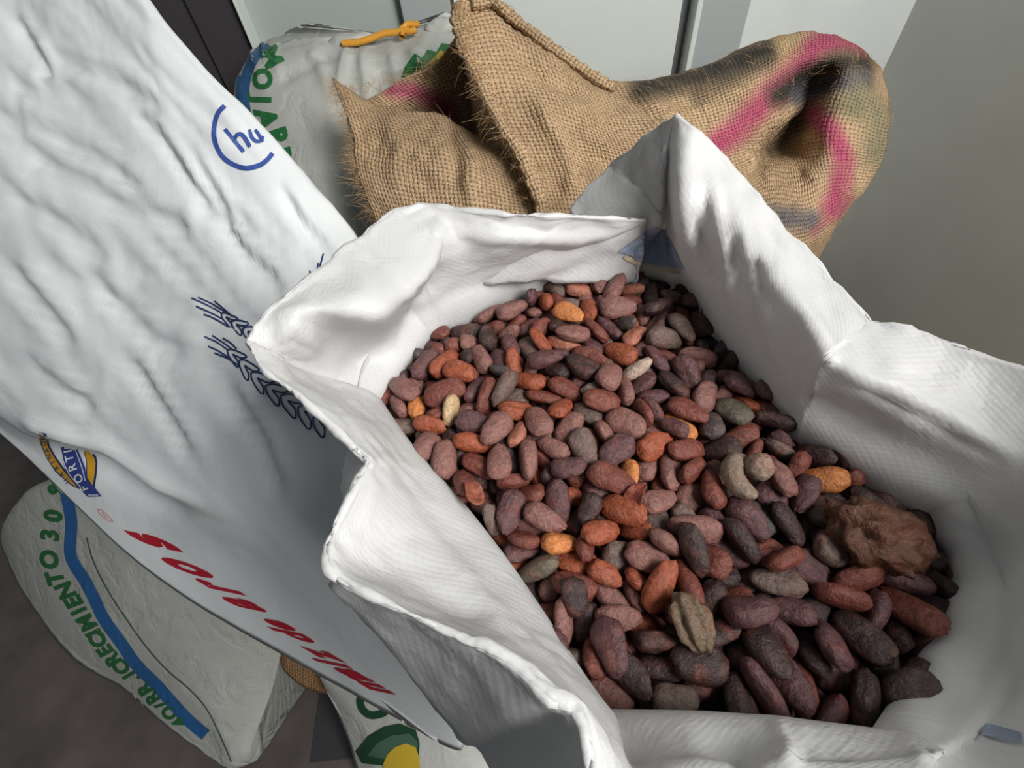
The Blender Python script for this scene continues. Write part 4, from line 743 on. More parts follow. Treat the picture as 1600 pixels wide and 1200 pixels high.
sh = loose_piece('shell_flake', Z(993, 778, .5815), shell_fn, (.22, .045, .028), 20, 14, (.35, -.25, -.9)); tag(sh, 'dark red torn flake of bean shell below the oval bright orange bean', 'bean shell')
sh2 = loose_piece('shell_flake', Z(738, 770, .581), shell_fn, (.27, .075, .045), 20, 14, (-.3, .5, .25)); tag(sh2, 'red split bean shell lying open near the flour sack side of the heap', 'bean shell')
def shriv_fn(v):
    n = .22 * math.sin(math.atan2(v.y, v.x) * 7 + 2 * v.z) * (1 - v.z * v.z) + .25 * noise.noise(v * 2.5); return Vector((v.x * .0078, v.z * .0125, v.y * .0062)) * (1 + n)
sv_ = loose_piece('cocoa_bean', Z(1082, 972, .5825), shriv_fn, (.15, .105, .065), 40, 20, (.2, .1, .25)); tag(sv_, 'shrivelled deeply furrowed tan cocoa bean at the shaded end of the heap', 'cocoa bean')
# ------------------------------------------------------------------ telling the beans apart
SINGLED = [((1078, 670), 'orange', 'bright orange cocoa bean on the burlap side of the curled grey-tan bean', 'the orange curl-side bean'), ((982, 735), 'orange', 'bright orange cocoa bean in the middle of the heap, above the red shell flake', 'the middle orange bean'),
 ((720, 633), 'pale tan', 'pale tan cocoa bean near the flour sack side of the heap', 'the pale tan bean'), ((650, 628), 'orange', 'orange cocoa bean beside the pale tan bean, next to the flour sack side', 'the orange flour-side bean'),
 ((868, 827), 'orange', 'orange cocoa bean beside the near folded cuff of the sack', 'the orange cuff bean'), ((990, 582), 'cream', 'cream-white cocoa bean, the palest in the heap', 'the cream-white bean'),
 ((1292, 730), 'orange', 'orange cocoa bean beside the big pulp lump, under the wall side', 'the orange wall-side bean'), ((890, 478), 'orange', 'orange cocoa bean high up at the burlap end of the heap', 'the orange burlap-end bean'),
 ((830, 885), 'olive-grey', 'flat olive-grey cocoa bean against the near folded cuff', 'the olive-grey cuff bean'), ((1145, 655), 'olive-grey', 'plump olive-grey cocoa bean behind the curled grey-tan bean', 'the plump olive-grey bean')]
marks = []; taken = set()
for (mx, my), tone_, lb, short in SINGLED:
    j = min((j for j in range(len(beans)) if beans[j][1] == tone_ and j not in taken), key=lambda j: np.hypot(*(beans[j][2] - (mx, my))))
    taken.add(j); tag(beans[j][0], lb, 'cocoa bean', 'cocoa beans in the open sack'); marks.append((beans[j][2], short))
marks += [(np.array((1170., 742.)), 'the curled grey-tan bean'), (np.array((1375., 836.)), 'the pulp lump'), (np.array((1082., 972.)), 'the shrivelled tan bean')]
SIDES = ['on the wall side of', 'on the near side of', 'on the flour sack side of', 'on the burlap side of']
RANK = ['nearest', 'second', 'third', 'fourth', 'fifth', 'sixth', 'seventh', 'eighth', 'ninth', 'tenth', 'eleventh', 'twelfth']
fam = {}
for j, (o, t_, p, s_) in enumerate(beans):
    if j in taken: continue
    mk = min(range(len(marks)), key=lambda m: np.hypot(*(p - marks[m][0]))); d = p - marks[mk][0]
    side = (0 if d[0] > 0 else 2) if abs(d[0]) > abs(d[1]) else (1 if d[1] > 0 else 3)
    fam.setdefault((t_, mk, side), []).append((np.hypot(*d), j))
for (t_, mk, side), lst in fam.items():
    for n_, (d, j) in enumerate(sorted(lst)):
        lead = '%s cocoa bean' % t_ if len(lst) == 1 else '%s %s cocoa bean' % (RANK[min(n_, 11)], t_)
        tag(beans[j][0], '%s %s %s' % (lead, SIDES[side], marks[mk][1]), 'cocoa bean', 'cocoa beans in the open sack')

# ------------------------------------------------------------------ helper for standing / lying closed sacks
def closed_sack(front, offs, nu=8, nv=8, back_rows=None):
    """front: rows of points left to right; offs: one vector per row that carries the front to the far side."""
    rows = []
    for F_, o in zip(front, offs):
        F_ = np.array(F_); o = np.array(o); a, b = F_[0], F_[-1]
        bk = [F_[j] + o for j in range(len(F_) - 2, 0, -1)]
        rows.append(np.concatenate([F_, [b + o * .55], bk, [a + o * .55]]))
    R = np.array(rows); R = np.swapaxes(R, 0, 1)          # around, up
    G = cr(R, nu, True); G = np.swapaxes(cr(np.swapaxes(G, 0, 1), nv), 0, 1); return G
def front_mask(G, nfront, ncols, nu, soft=3):
    m = np.zeros(G.shape[:2]); n = (nfront - 1) * nu
    for i in range(G.shape[0]):
        if i <= n: m[i] = 1
    return m

def clear_of_sack(G, r=.190, zt=.60):
    d = G[..., :2] - hc; q = np.linalg.norm(d, axis=-1); m = (q < r) & (G[..., 2] < zt); k_ = np.where(m, r / q, 1.0)
    G[..., :2] = hc + d * k_[..., None]; return G
# ------------------------------------------------------------------ tall flour sack leaning at the left
flour = empty('flour_sack', (-.40, .38, 0), 'tall white flour sack with blue wheat ears and circled mark, leaning over the others', 'sack')
fr = [
 [T(-70,612,.00086),T(40,712,.00085),T(130,800,.00083),T(200,866,.00081),T(300,940,.00079),T(440,1022,.00076),T(590,1106,.00071),T(720,1172,.00066)],
 [T(-75,604,.00085),T(34,690,.00084),T(115,745,.00082),T(185,795,.0008),T(285,850,.00077),T(405,900,.00073),T(550,985,.00066),T(705,1060,.00062)],
 [T(-80,585,.000815),T(28,672,.00081),T(100,706,.00080),T(172,726,.00079),T(270,790,.00074),T(400,845,.00070),T(540,900,.00063),T(695,980,.0006)],
 [T(-90,560,.00075),T(10,642,.00076),T(88,676,.00075),T(176,700,.00074),T(278,762,.00071),T(398,790,.00068),T(540,815,.00062),T(690,880,.00059)],
 [T(-120,400,.0007),T(0,480,.00071),T(90,530,.0007),T(190,570,.00069),T(290,600,.00067),T(400,625,.00064),T(525,650,.0006),T(660,690,.0006)],
 [T(-150,200,.00067),T(-10,280,.00067),T(85,330,.00067),T(180,370,.00066),T(285,400,.00064),T(385,425,.00062),T(490,430,.00061),T(575,412,.00064)],
 [T(-150,60,.00065),T(-30,100,.00065),T(65,140,.00065),T(155,175,.00064),T(240,200,.00063),T(320,222,.00062),T(400,232,.00062),T(442,243,.00064)],
 [T(-150,-90,.00065),T(-60,-60,.00065),T(20,-35,.00065),T(90,-15,.00064),T(155,5,.00063),T(215,25,.00062),T(245,36,.00062),T(268,56,.00063)],
 [T(-170,-200,.00066),T(-90,-200,.00066),T(-20,-190,.00065),T(40,-170,.00064),T(95,-150,.00063),T(145,-130,.00063),T(165,-110,.00063),T(180,-80,.00064)],
]
offs = [(-.06,.10,.01),(-.07,.11,.02),(-.08,.13,.03),(-.09,.14,.03),(-.10,.13,.03),(-.11,.11,.03),(-.11,.10,.02),(-.10,.09,.01),(-.07,.06,.0)]
GF = closed_sack(fr, offs, 14, 12)
mf_ = front_mask(GF, 8, 16, 14)
GF = wrinkle(GF, True, .0036, math.radians(47), 300, 32, 1.0, mf_ * np.clip((np.arange(GF.shape[1]) - 34) / 14, 0.12, 1)[None, :])
GF = wrinkle(GF, True, .0007, math.radians(42), 120, 10, 4.0, mf_ * np.clip((np.arange(GF.shape[1]) - 30) / 10, 0.15, 1)[None, :])
VAL = [([(20,30),(60,85),(78,125)], 9), ([(70,88),(150,112),(210,142),(255,170)], 11), ([(0,118),(50,142),(150,152)], 10), ([(0,212),(80,258),(180,318),(270,350),(300,356)], 14),
 ([(0,296),(60,330),(130,372),(175,425)], 13), ([(0,405),(60,478),(115,545)], 14), ([(110,395),(180,480),(235,532),(305,558)], 15), ([(195,165),(250,212),(300,292),(335,345)], 9),
 ([(60,400),(120,440),(180,468),(265,472)], 11), ([(330,330),(385,400),(445,452)], 9), ([(0,180),(90,215),(170,262),(230,300)], 11), ([(30,560),(90,610),(150,640)], 12), ([(200,560),(250,640),(300,720)], 12), ([(350,600),(410,700),(440,780)], 14),
 ([(300,250),(350,330),(400,360)], 10), ([(440,300),(480,360),(520,400)], 8)]
GF = creases(GF, True, [(p, -.0075, w) for p, w in VAL] + [([(x + w * 1.1, y - w * 1.2) for x, y in p], .0045, w * .8) for p, w in VAL] + [([(45,690),(110,712),(165,724),(205,752),(250,786),(300,812)], -.011, 15), ([(30,650),(58,664),(113,684),(165,696),(208,724),(255,760),(310,788)], .010, 10)], mf_, -1.0 if False else 1.0)
GF = crumpled(GF, True, .0014, 8, 3.3, mf_ * np.clip((np.arange(GF.shape[1]) - 30) / 14, .2, 1)[None, :], (1.2, .8, .8)); GF = clear_of_sack(GF)
fbody = link('flour_sack_body', grid_mesh('flour_sack_body', GF, True, cap=True), M['flour'], flour)
fb = bvh_of([fbody])
k = Ink(fb)
k.stroke([(351,166),(341,178),(335,200),(337,222),(347,243),(363,256),(384,263),(405,259),(418,250),(426,240)], 7.5)
k.stroke([(352,202),(366,219),(381,238)], 6.5); k.stroke([(366,223),(370,212),(377,210),(384,217),(391,230)], 6); k.stroke([(390,203),(393,214),(400,221),(408,220),(411,213)], 5.5); k.stroke([(399,203),(404,210),(411,222)], 5)
k.build('circled_mark', M['blue_ink'], flour)
k = None
def wheat_line(p, w=2.6): k.stroke(p, w)
def ear(axis, w0, w1, n):
    A = cr(np.array(axis, float), 10)
    for j in range(n):
        s = j / n * (len(A) - 2); a = A[int(s)]; b = A[min(int(s + (len(A) - 2) / n * 1.25), len(A) - 1)]; d = b - a; nq = np.array([-d[1], d[0]]); nq /= np.linalg.norm(nq); w = w0 + (w1 - w0) * j / n
        for sg in (-1, 1):
            wheat_line([a, a + d * .25 + nq * sg * w * .55, a + d * .8 + nq * sg * w, b + nq * sg * w * .95]); wheat_line([a + d * .35, a + d * .8 + nq * sg * w * .35, b + nq * sg * w * .95])
k = Ink(fb)
for p in ([(484,423),(487,444)], [(498,411),(490,444)], [(505,397),(495,438)], [(509,412),(503,442)], [(487,444),(495,446)]): wheat_line(p)
k.build('wheat_ear', M['navy'], flour)
k = Ink(fb)
for p in ([(300,466),(325,477),(349,490)], [(310,465),(333,475),(354,488)], [(336,470),(350,482),(364,494)], [(307,478),(328,488),(350,499)], [(319,491),(338,499),(358,511)]): wheat_line(p)
ear([(346,489),(364,503),(382,514),(402,526)], 9, 15, 3); k.build('wheat_ear', M['navy'], flour)
k = Ink(fb)
for p in ([(320,526),(338,534),(356,546)], [(332,524),(348,534),(364,546)], [(349,528),(360,535),(371,545)], [(326,541),(343,549),(362,561)], [(336,551),(356,560),(376,572)]): wheat_line(p)
ear([(356,546),(380,566),(402,592),(430,612),(460,632),(490,652),(516,666)], 11, 22, 7)
wheat_line([(505,662),(520,674),(534,686)]); wheat_line([(512,652),(526,664),(538,675)])
k.build('wheat_ear', M['navy'], flour)
def q(x, y): return (x / 5.714, 620 + y / 5.714)
k = Ink(fb, .0006); k.poly([q(*p) for p in [(336,310),(418,328),(445,430),(500,530),(580,640),(660,735),(745,838),(640,790),(500,670),(420,550),(365,420)]]); k.build('logo_outline', M['navy'], flour)
k = Ink(fb, .0006); k.poly([q(*p) for p in [(742,462),(822,482),(862,530),(874,590),(866,700),(850,812),(775,740),(770,560)]]); k.build('logo_outline', M['navy'], flour)
k = Ink(fb, .0011); k.poly([q(*p) for p in [(352,322),(408,335),(432,430),(488,535),(570,650),(640,735),(700,808),(620,760),(505,650),(430,545),(378,415)]]); k.build('logo_band', M['yellow'], flour)
k = Ink(fb, .0011); k.poly([q(*p) for p in [(757,474),(810,490),(848,540),(860,590),(852,690),(836,790),(788,720),(782,560)]]); k.build('logo_band', M['yellow'], flour)
k = Ink(fb, .0012); k.poly([q(*p) for p in [(528,410),(605,425),(688,445),(725,520),(770,640),(790,745),(850,800),(916,886),(792,890),(690,790),(610,690),(570,580),(545,450)]]); k.build('logo_ribbon', M['royal'], flour)
k = Ink(fb, .0019)
for ch, x, y, a, s in (('F',768,812,-112,17),('O',718,724,-110,18),('R',664,630,-108,18),('T',636,548,-104,18),('I',622,478,-102,18),('F',614,440,-100,13)): k.text(ch, *q(x, y), math.radians(a), s, 1.0, 0, .015)
k.stroke([q(540,425),q(560,480),q(585,585),q(640,695),q(735,800)], 1.3); k.stroke([q(682,455),q(705,520),q(750,650),q(775,745)], 1.3); k.stroke([q(800,872),q(892,872)], 1.4)
k.build('logo_lettering', M['white_ink'], flour)
k = Ink(fb, .0018)
for ch, x, y, a in (('H',612,745,-128),('A',566,690,-126),('R',522,628,-124),('I',488,580,-121),('N',455,528,-118),('A',432,474,-110),('D',402,408,-100),('E',390,365,-98)): k.text(ch, *q(x, y), math.radians(a), 11, 1, 0, .01)
k.build('logo_small_lettering', M['navy'], flour)
k = Ink(fb)
for ch, x, y, w, h in (('s',231,843,190,120),('o',285,885,150,118),('r',338,916,120,110),('a',372,941,125,105),('e',433,975,100,76),('d',462,993,100,74),('z',500,1021,100,80),('i',520,1036,100,80),('a',542,1050,105,80),('m',572,1067,100,80)):
    k.glyph(ch, x, y, (-.86 * w * .66, -.51 * w * .66), (-.96 * h, -.20 * h), .05)
k.build('red_lettering', M['red'], flour)
k = Ink(fb); k.stroke([(153,796),(160,797),(172,808),(177,814),(170,813),(158,804),(153,796)], 1.6); k.stroke([(160,800),(168,809)], 1.6); k.build('registered_mark', M['pink'], flour)

# ------------------------------------------------------------------ feed sack lying on the floor at the left
feed = empty('feed_sack', (-.6, .25, 0), 'dirty white feed sack lying on the floor, blue stripe and green lettering along its edge', 'sack')
fr = [
 [T(2,835,.00118),T(25,905,.00114),T(70,975,.00108),T(125,1035,.00103),T(195,1078,.00098),T(250,1125,.00093),T(310,1170,.00089),T(362,1200,.000865)],
 [T(8,815,.00111),T(45,880,.00107),T(95,945,.00102),T(150,1000,.00097),T(215,1045,.00093),T(270,1095,.0009),T(322,1150,.00088),T(368,1196,.00086)],
 [T(40,770,.00103),T(90,830,.00099),T(135,890,.00096),T(185,945,.00092),T(245,1000,.00089),T(298,1055,.00087),T(338,1120,.00086),T(374,1190,.00086)],
 [T(90,740,.00097),T(150,800,.00093),T(200,850,.0009),T(255,900,.00088),T(315,950,.00086),T(365,1000,.00085),T(385,1090,.000855),T(382,1185,.00086)],
 [T(140,690,.00095),T(220,740,.00092),T(280,790,.0009),T(340,850,.00088),T(400,910,.000865),T(440,985,.000855),T(428,1070,.00086),T(392,1178,.000865)],
]
GD = closed_sack(fr, [(.02,.02,-.05),(.02,.03,-.10),(.02,.03,-.15),(.02,.03,-.15),(.03,.05,-.12)], 9, 9)
GD[..., 2] = np.maximum(GD[..., 2], .004)
GD = wrinkle(GD, True, .0012, math.radians(-8), 130, 14, 2.0, front_mask(GD, 8, 16, 9)); GD[..., 2] = np.maximum(GD[..., 2], .003)
dbody = link('feed_sack_body', grid_mesh('feed_sack_body', GD, True, cap=True), M['feed'], feed)
db = bvh_of([dbody])
k = Ink(db); ed = [(104,770),(112,815),(110,858),(116,880),(135,910),(150,940),(163,967),(190,1005),(215,1040),(245,1070),(270,1098),(295,1125),(322,1148)]
k.stroke(ed, 19); k.build('blue_stripe', M['strip'], feed)
for word in ((('%',93,762,-78,36),('0',85,806,-92,34),('3',80,836,-92,34)),
 (('O',79,874,-97,34),('T',88,903,-108,32),('N',104,922,-120,32),('E',117,940,-120,31),('I',125,954,-122,30),('M',137,972,-124,30),('I',147,988,-124,29),('C',155,1000,-124,29),('E',166,1016,-125,28),('R',178,1030,-126,28),('C',192,1042,-128,28)),
 (('I',203,1054,-130,25),('.',211,1061,-130,25),('R',228,1076,-130,27),('R',240,1090,-131,26),('/',255,1100,-131,26),('O',266,1113,-132,25),('4',282,1127,-132,25))):
    k = Ink(db)
    for ch, x, y, a, s in word: k.text(ch, x, y, math.radians(a), s * 1.12, .95, .15, .05)
    k.build('green_word', M['green'], feed)
k = Ink(db); k.stroke([(136,840),(146,875),(165,915),(190,955),(225,1005),(260,1045),(300,1080),(325,1110),(345,1150),(362,1190)], 2.2); k.build('stitched_seam', M['thread'], feed)

# ------------------------------------------------------------------ second feed sack, seen between flour sack and bean sack
feed2 = empty('feed_sack', (-.12, .02, 0), 'white feed sack on the floor under the flour sack, green and yellow emblem', 'sack')
fr = [
 [T(505,1068,.00083),T(525,1110,.00084),T(545,1160,.00084),T(560,1210,.00084),T(590,1260,.00082),T(640,1300,.0008)],
 [T(500,1050,.00081),T(540,1085,.00081),T(575,1130,.00081),T(600,1190,.0008),T(640,1250,.00079),T(700,1300,.00077)],
 [T(520,1010,.00083),T(580,1050,.00081),T(640,1095,.0008),T(690,1150,.00079),T(740,1210,.00078),T(790,1270,.00077)],
 [T(560,970,.00087),T(640,1010,.00085),T(700,1060,.00084),T(760,1110,.00083),T(810,1160,.00083),T(850,1220,.00083)],
]
G2 = closed_sack(fr, [(.01,.0,-.04),(.01,.02,-.09),(.02,.03,-.10),(.02,.03,-.05)], 8, 8); G2[..., 2] = np.maximum(G2[..., 2], .004)
G2 = clear_of_sack(G2)
b2 = link('feed_sack_body', grid_mesh('feed_sack_body', G2, True, cap=True), M['feed'], feed2); bb2 = bvh_of([b2])
k = Ink(bb2); k.stroke([(570,1082),(563,1093),(567,1108),(580,1117),(598,1114),(612,1105),(625,1112),(640,1128),(655,1134)], 12); k.build('green_lettering', M['green_dark'], feed2)
k = Ink(bb2); k.poly([(556,1174),(575,1150),(600,1135),(625,1130),(650,1140),(656,1160),(654,1200),(600,1196),(566,1192)]); k.build('emblem_ground', M['green_dark'], feed2)
k = Ink(bb2, .0012); k.poly([(574,1180),(590,1160),(612,1148),(640,1145),(653,1158),(652,1178),(610,1186)]); k.build('emblem_field', M['green_grey'], feed2)
k = Ink(bb2, .0017); k.poly([(600,1192),(606,1178),(618,1166),(635,1160),(650,1166),(656,1182),(657,1200),(630,1206),(600,1204)]); k.build('emblem_sun', M['yellow_dull'], feed2)

# ------------------------------------------------------------------ scrap of burlap on the floor
scr = empty('burlap_scrap', (-.25, .12, 0), 'small brown burlap bundle on the floor between the two feed sacks', 'burlap')
fr = [[T(440,1040,.00090),T(465,1068,.00089),T(490,1080,.00089),T(520,1085,.00089)], [T(440,1015,.00088),T(465,1030,.00087),T(495,1045,.00087),T(525,1060,.00087)], [T(450,980,.0009),T(480,1000,.0009),T(510,1020,.0009),T(540,1040,.0009)]]
GS = closed_sack(fr, [(.02,.03,-.03),(.02,.04,-.05),(.02,.03,-.03)], 7, 7); GS[..., 2] = np.maximum(GS[..., 2], .004)
so = link('burlap_cloth', grid_mesh('burlap_cloth', GS, True, cap=True), M['burlap'], scr)
ca = so.data.color_attributes.new('dye', 'FLOAT_COLOR', 'POINT'); ca.data.foreach_set('color', np.tile(np.array([.42,.24,.12,1], 'f'), len(so.data.vertices)))

# ------------------------------------------------------------------ tied feed sack standing at the back
moj = empty('feed_sack', (-.18, .74, 0), 'full white feed sack with gathered tied top, standing at the grey door', 'sack')
fr = [
 [T(412,72,.00090),T(450,60,.00089),T(500,56,.00088),T(560,72,.00087),T(620,66,.00087),T(690,38,.00087),T(740,45,.00088),T(790,70,.0009)],
 [T(385,95,.00089),T(430,88,.00086),T(485,82,.00085),T(555,92,.00084),T(620,92,.00084),T(690,75,.00084),T(755,80,.00085),T(810,100,.00088)],
 [T(366,150,.00088),T(415,150,.00084),T(480,148,.00082),T(550,150,.00081),T(620,152,.00081),T(695,140,.00081),T(765,140,.00082),T(820,150,.00086)],
 [T(370,220,.00088),T(420,230,.00083),T(485,235,.0008),T(555,238,.0008),T(625,238,.0008),T(700,230,.0008),T(770,220,.00081),T(820,215,.00086)],
 [T(392,310,.00088),T(440,325,.00083),T(500,335,.0008),T(565,338,.0008),T(630,338,.0008),T(700,330,.0008),T(770,320,.00081),T(820,300,.00086)],
 [T(430,420,.00091),T(480,440,.00087),T(540,450,.00084),T(595,455,.00084),T(650,455,.00084),T(710,450,.00084),T(765,435,.00085),T(810,410,.00089)],
 [T(500,560,.00100),T(545,590,.00096),T(590,600,.00094),T(640,605,.00094),T(685,605,.00094),T(730,600,.00094),T(775,580,.00095),T(810,555,.00098)],
]
fr = [[np.array([p[0], p[1], max(p[2], .003)]) for p in r] for r in fr]
GM = closed_sack(fr, [(0,.05,.0),(0,.09,.0),(0,.13,0),(0,.14,0),(0,.14,0),(0,.12,0),(0,.08,0)], 9, 9)
GM[..., 1] = np.where(GM[..., 0] > -.13, np.maximum(GM[..., 1], .715), GM[..., 1]); GM[..., 1] = np.minimum(GM[..., 1], YB - .055)
GM = wrinkle(GM, True, .003, math.radians(75), 90, 16, 7.0, np.clip(1 - np.arange(GM.shape[1]) / 30, .35, 1)[None, :])
GM = creases(GM, True, [([(545,75),(535,110),(530,150)], -.010, 7), ([(565,80),(572,130),(580,170)], -.010, 7), ([(610,80),(620,120),(640,150)], -.008, 7), ([(640,75),(660,100),(680,130)], -.008, 7), ([(480,80),(500,100),(520,150)], -.006, 8), ([(400,270),(470,265),(560,270)], -.004, 8), ([(420,340),(500,320),(560,325)], -.006, 9), ([(430,130),(460,110),(530,80)], .006, 8)], None, 1.0)
mbody = link('feed_sack_body', grid_mesh('feed_sack_body', GM, True, cap=True), M['feed'], moj); mb = bvh_of([mbody])
def blob(name, rows, mat, parent, nu=6, nv=6):
    G = cr(np.array(rows), nu, True); G = np.swapaxes(cr(np.swapaxes(G, 0, 1), nv), 0, 1); return link(name, grid_mesh(name, G, True, cap=True), mat, parent)
def puff(name, c, r, mat, parent, seed=0, amp=.25, sub=3):
    bm = bmesh.new(); bmesh.ops.create_icosphere(bm, subdivisions=sub, radius=1)
    for v in bm.verts:
        s = 1 + amp * noise.noise(v.co * 1.7 + Vector((seed, 0, 0))) + amp * .5 * noise.noise(v.co * 4 + Vector((seed, 3, 0)))
        v.co = Vector((v.co.x * r[0], v.co.y * r[1], v.co.z * r[2])) * s + Vector(c)
    for f in bm.faces: f.smooth = True
    me = bpy.data.meshes.new(name); bm.to_mesh(me); bm.free(); me.uv_layers.new(name='UV'); return link(name, me, mat, parent)
puff('gathered_neck', T(548,62,.00088), (.032,.016,.008), M['feed'], moj, 2, .3); puff('gathered_neck', T(690,48,.00088), (.026,.018,.014), M['feed'], moj, 6, .3)
tubes('tie_cord', [np.array([T(535,68,.00086), T(560,66,.00086), T(583,59,.00086), T(600,52,.00086), T(622,50,.00086), T(640,46,.00086)])], .0042, M['tie'], moj, 8, False)
tubes('tie_cord', [np.array([T(628,58,.00086), T(627,46,.00086), T(636,38,.00086), T(655,38,.00086)]), np.array([T(628,46,.00086), T(640,50,.00086), T(650,46,.00086)])], .0042, M['tie'], moj, 8, False)
k = Ink(mb); k.stroke([(418,68),(400,84),(388,104),(381,130),(380,160),(386,190),(396,215),(410,245),(424,275)], 21); k.build('blue_stripe', M['strip_old'], moj)
k = Ink(mb)
for ch, x, y, a, s in (('M',420,90,62,32),('O',406,124,84,32),('J',404,156,92,33),('A',412,186,78,36),('R',430,214,72,34),('R',437,244,74,32),('A',446,272,72,30)): k.text(ch, x + 3, y, math.radians(a), s * 1.25, 1.0, 0, .05)
k.build('green_lettering', M['green'], moj)
k = Ink(mb); k.poly([(626,120),(632,106),(645,100),(648,84),(660,90),(668,78),(682,82),(690,68),(712,72),(730,90),(700,104),(670,112),(640,122)]); k.build('emblem_fringe', M['green'], moj)
k = Ink(mb, .0012); k.poly([(668,100),(680,90),(688,80),(702,84),(712,100),(690,108)]); k.build('emblem_patch', M['yellow_dull'], moj)

# ------------------------------------------------------------------ burlap sack slumped behind the bean sack
bur = empty('burlap_sack', (.13, .50, 0), 'brown burlap sack with frayed open mouth and faded pink and black stripes', 'sack')
BASE = (.50, .345, .205)
stn = [
 [(706,10,.00066),(738,90,.00063),(766,170,.00062),(800,238,.00062),(834,310,.00062),(858,430,.00064)],
 [(768,0,.00069),(805,85,.00064),(835,170,.00062),(862,240,.00062),(885,310,.00062),(905,430,.00064)],
 [(845,52,.00069),(880,120,.00064),(905,185,.00062),(925,250,.00062),(945,310,.00062),(960,430,.00064)],
 [(925,118,.00068),(955,160,.00064),(980,215,.00062),(1000,265,.00062),(1010,320,.00063),(1015,430,.00065)],
 [(1015,128,.00068),(1040,165,.00065),(1062,215,.00063),(1080,270,.00063),(1090,330,.00064),(1090,430,.00066)],
 [(1105,103,.0007),(1125,150,.00066),(1140,205,.00064),(1152,255,.00065),(1160,320,.00064),(1165,430,.00066)],
 [(1190,66,.00073),(1208,115,.00067),(1200,180,.00068),(1192,235,.00079),(1205,300,.00065),(1215,420,.00068)],
 [(1262,50,.00077),(1270,90,.0007),(1262,140,.00079),(1235,220,.00080),(1255,305,.00066),(1255,400,.0007)],
 [(1330,62,.00078),(1332,90,.00072),(1325,130,.00071),(1300,205,.00068),(1302,285,.00067),(1285,375,.00071)],
 [(1368,102,.00079),(1384,132,.00077),(1389,172,.00075),(1384,222,.00074),(1360,285,.00074),(1312,345,.00075)],
]
loops = []
for s in stn:
    Fp = [T(*p) for p in s]; bot = Fp[-1].copy(); bot[2] = .25; bot[1] += .03; flr = bot.copy(); flr[2] = .004; flr[1] += .02
    top = Fp[0]; bk1 = top + np.array([0, .05, -.04]); bk2 = top + np.array([0, .075, -.18]); bk3 = np.array([bk2[0], bk2[1], .2]); bk4 = np.array([bk2[0], bk2[1], .004])
    for b_ in (bk1, bk2, bk3, bk4): b_[1] = min(b_[1], YB - .06)
    loops.append(Fp + [bot, flr, bk4, bk3, bk2, bk1])
L_ = np.array(loops)                                # station, around
GB = cr(L_, 11); GB = np.swapaxes(cr(np.swapaxes(GB, 0, 1), 11, True), 0, 1)   # along, around (closed around)
GB = np.swapaxes(GB, 0, 1)                          # around, along
GB = fine(GB, .004, 16, 2.2, np.ones(GB.shape[:2])); GB = fine(GB, .0018, 60, 6.2, np.ones(GB.shape[:2]))
GB = creases(GB, True, [([(800,60),(850,120),(930,150)], .006, 12), ([(830,150),(880,230),(900,320)], -.008, 14), ([(870,200),(960,260),(1010,330)], .004, 14), ([(1000,130),(1040,190),(1000,240)], -.006, 16),
 ([(1160,300),(1175,230),(1220,180),(1290,140)], -.010, 12), ([(1180,280),(1230,262),(1290,280)], -.006, 14)], None, -1.0)
def dye_paint(me, regions):
    V = np.array([v.co[:] for v in me.vertices]); Q = proj(V); col = np.tile(np.array(BASE), (len(V), 1))
    for pts, w, c, a in regions:
        d, _ = seg_dist(Q, pts); f = np.clip(1.25 - d / w, 0, 1) ** .7 * a
        nz = np.array([noise.noise(Vector(p) * 45) * .5 + .5 for p in V]); f = np.clip(f * (.8 + .5 * nz), 0, 1)[:, None]
        col = col * (1 - f) + np.array(c) * f
    at = me.color_attributes.new('dye', 'FLOAT_COLOR', 'POINT'); at.data.foreach_set('color', np.concatenate([col, np.ones((len(V), 1))], 1).astype('f').ravel())
PK, BK, GN, BL, CRM = (.44, .085, .15), (.055, .05, .04), (.14, .17, .10), (.10, .11, .14), (.58, .42, .22)
GB[..., 1] = np.where(GB[..., 0] < .07, np.minimum(GB[..., 1], .695), GB[..., 1]); GB = clear_of_sack(GB, .20, .6)
bmh = grid_mesh('sack_body', GB, True, cap=True)
dye_paint(bmh, [([(1000,140),(1060,128),(1130,105),(1200,75)], 22, BK, .95), ([(1090,150),(1150,120),(1200,95)], 16, BK, .6), ([(1225,55),(1240,85)], 20, CRM, .8),
 ([(1115,232),(1150,205),(1190,160),(1230,125),(1275,75),(1295,60)], 24, PK, .95), ([(1290,62),(1340,72),(1352,80)], 13, PK, .9),
 ([(1215,150),(1260,120),(1310,98),(1350,100)], 22, BK, .9), ([(1250,150),(1300,130),(1350,125)], 18, BL, .8), ([(1200,235),(1230,200),(1260,190)], 14, BK, .6), ([(1345,150),(1375,190),(1370,240)], 26, GN, .6), ([(1310,160),(1330,170)], 20, GN, .5),
 ([(1275,180),(1300,205),(1318,250),(1312,295),(1300,325)], 20, PK, .95), ([(1195,335),(1240,342),(1265,345)], 20, BL, .8), ([(1270,365),(1310,330),(1330,310)], 8, PK, .5)])
bo = link('sack_body', bmh, M['burlap'], bur)
def sheet(name, colz, nu=9, nv=9, th=.0022, amp=.003, cz=()):
    P = np.array([[T(*p) for p in c] for c in colz]); G = cr(P, nu); G = np.swapaxes(cr(np.swapaxes(G, 0, 1), nv), 0, 1)
    N = grid_normals(G, False); H = np.array([[noise.noise(Vector(p) * 24) + .6 * noise.noise(Vector(p) * 70) for p in r] for r in G]) * amp
    G = G + N * H[..., None]
    if cz: G = creases(G, False, cz)
    me = grid_mesh(name, G, False); dye_paint(me, FLAP_DYE); o = link(name, me, M['burlap'], bur); o.modifiers.new('thickness', 'SOLIDIFY').thickness = th; return o
FLAP_DYE = [([(610,140),(650,142),(695,165),(705,185)], 15, PK, .85)]
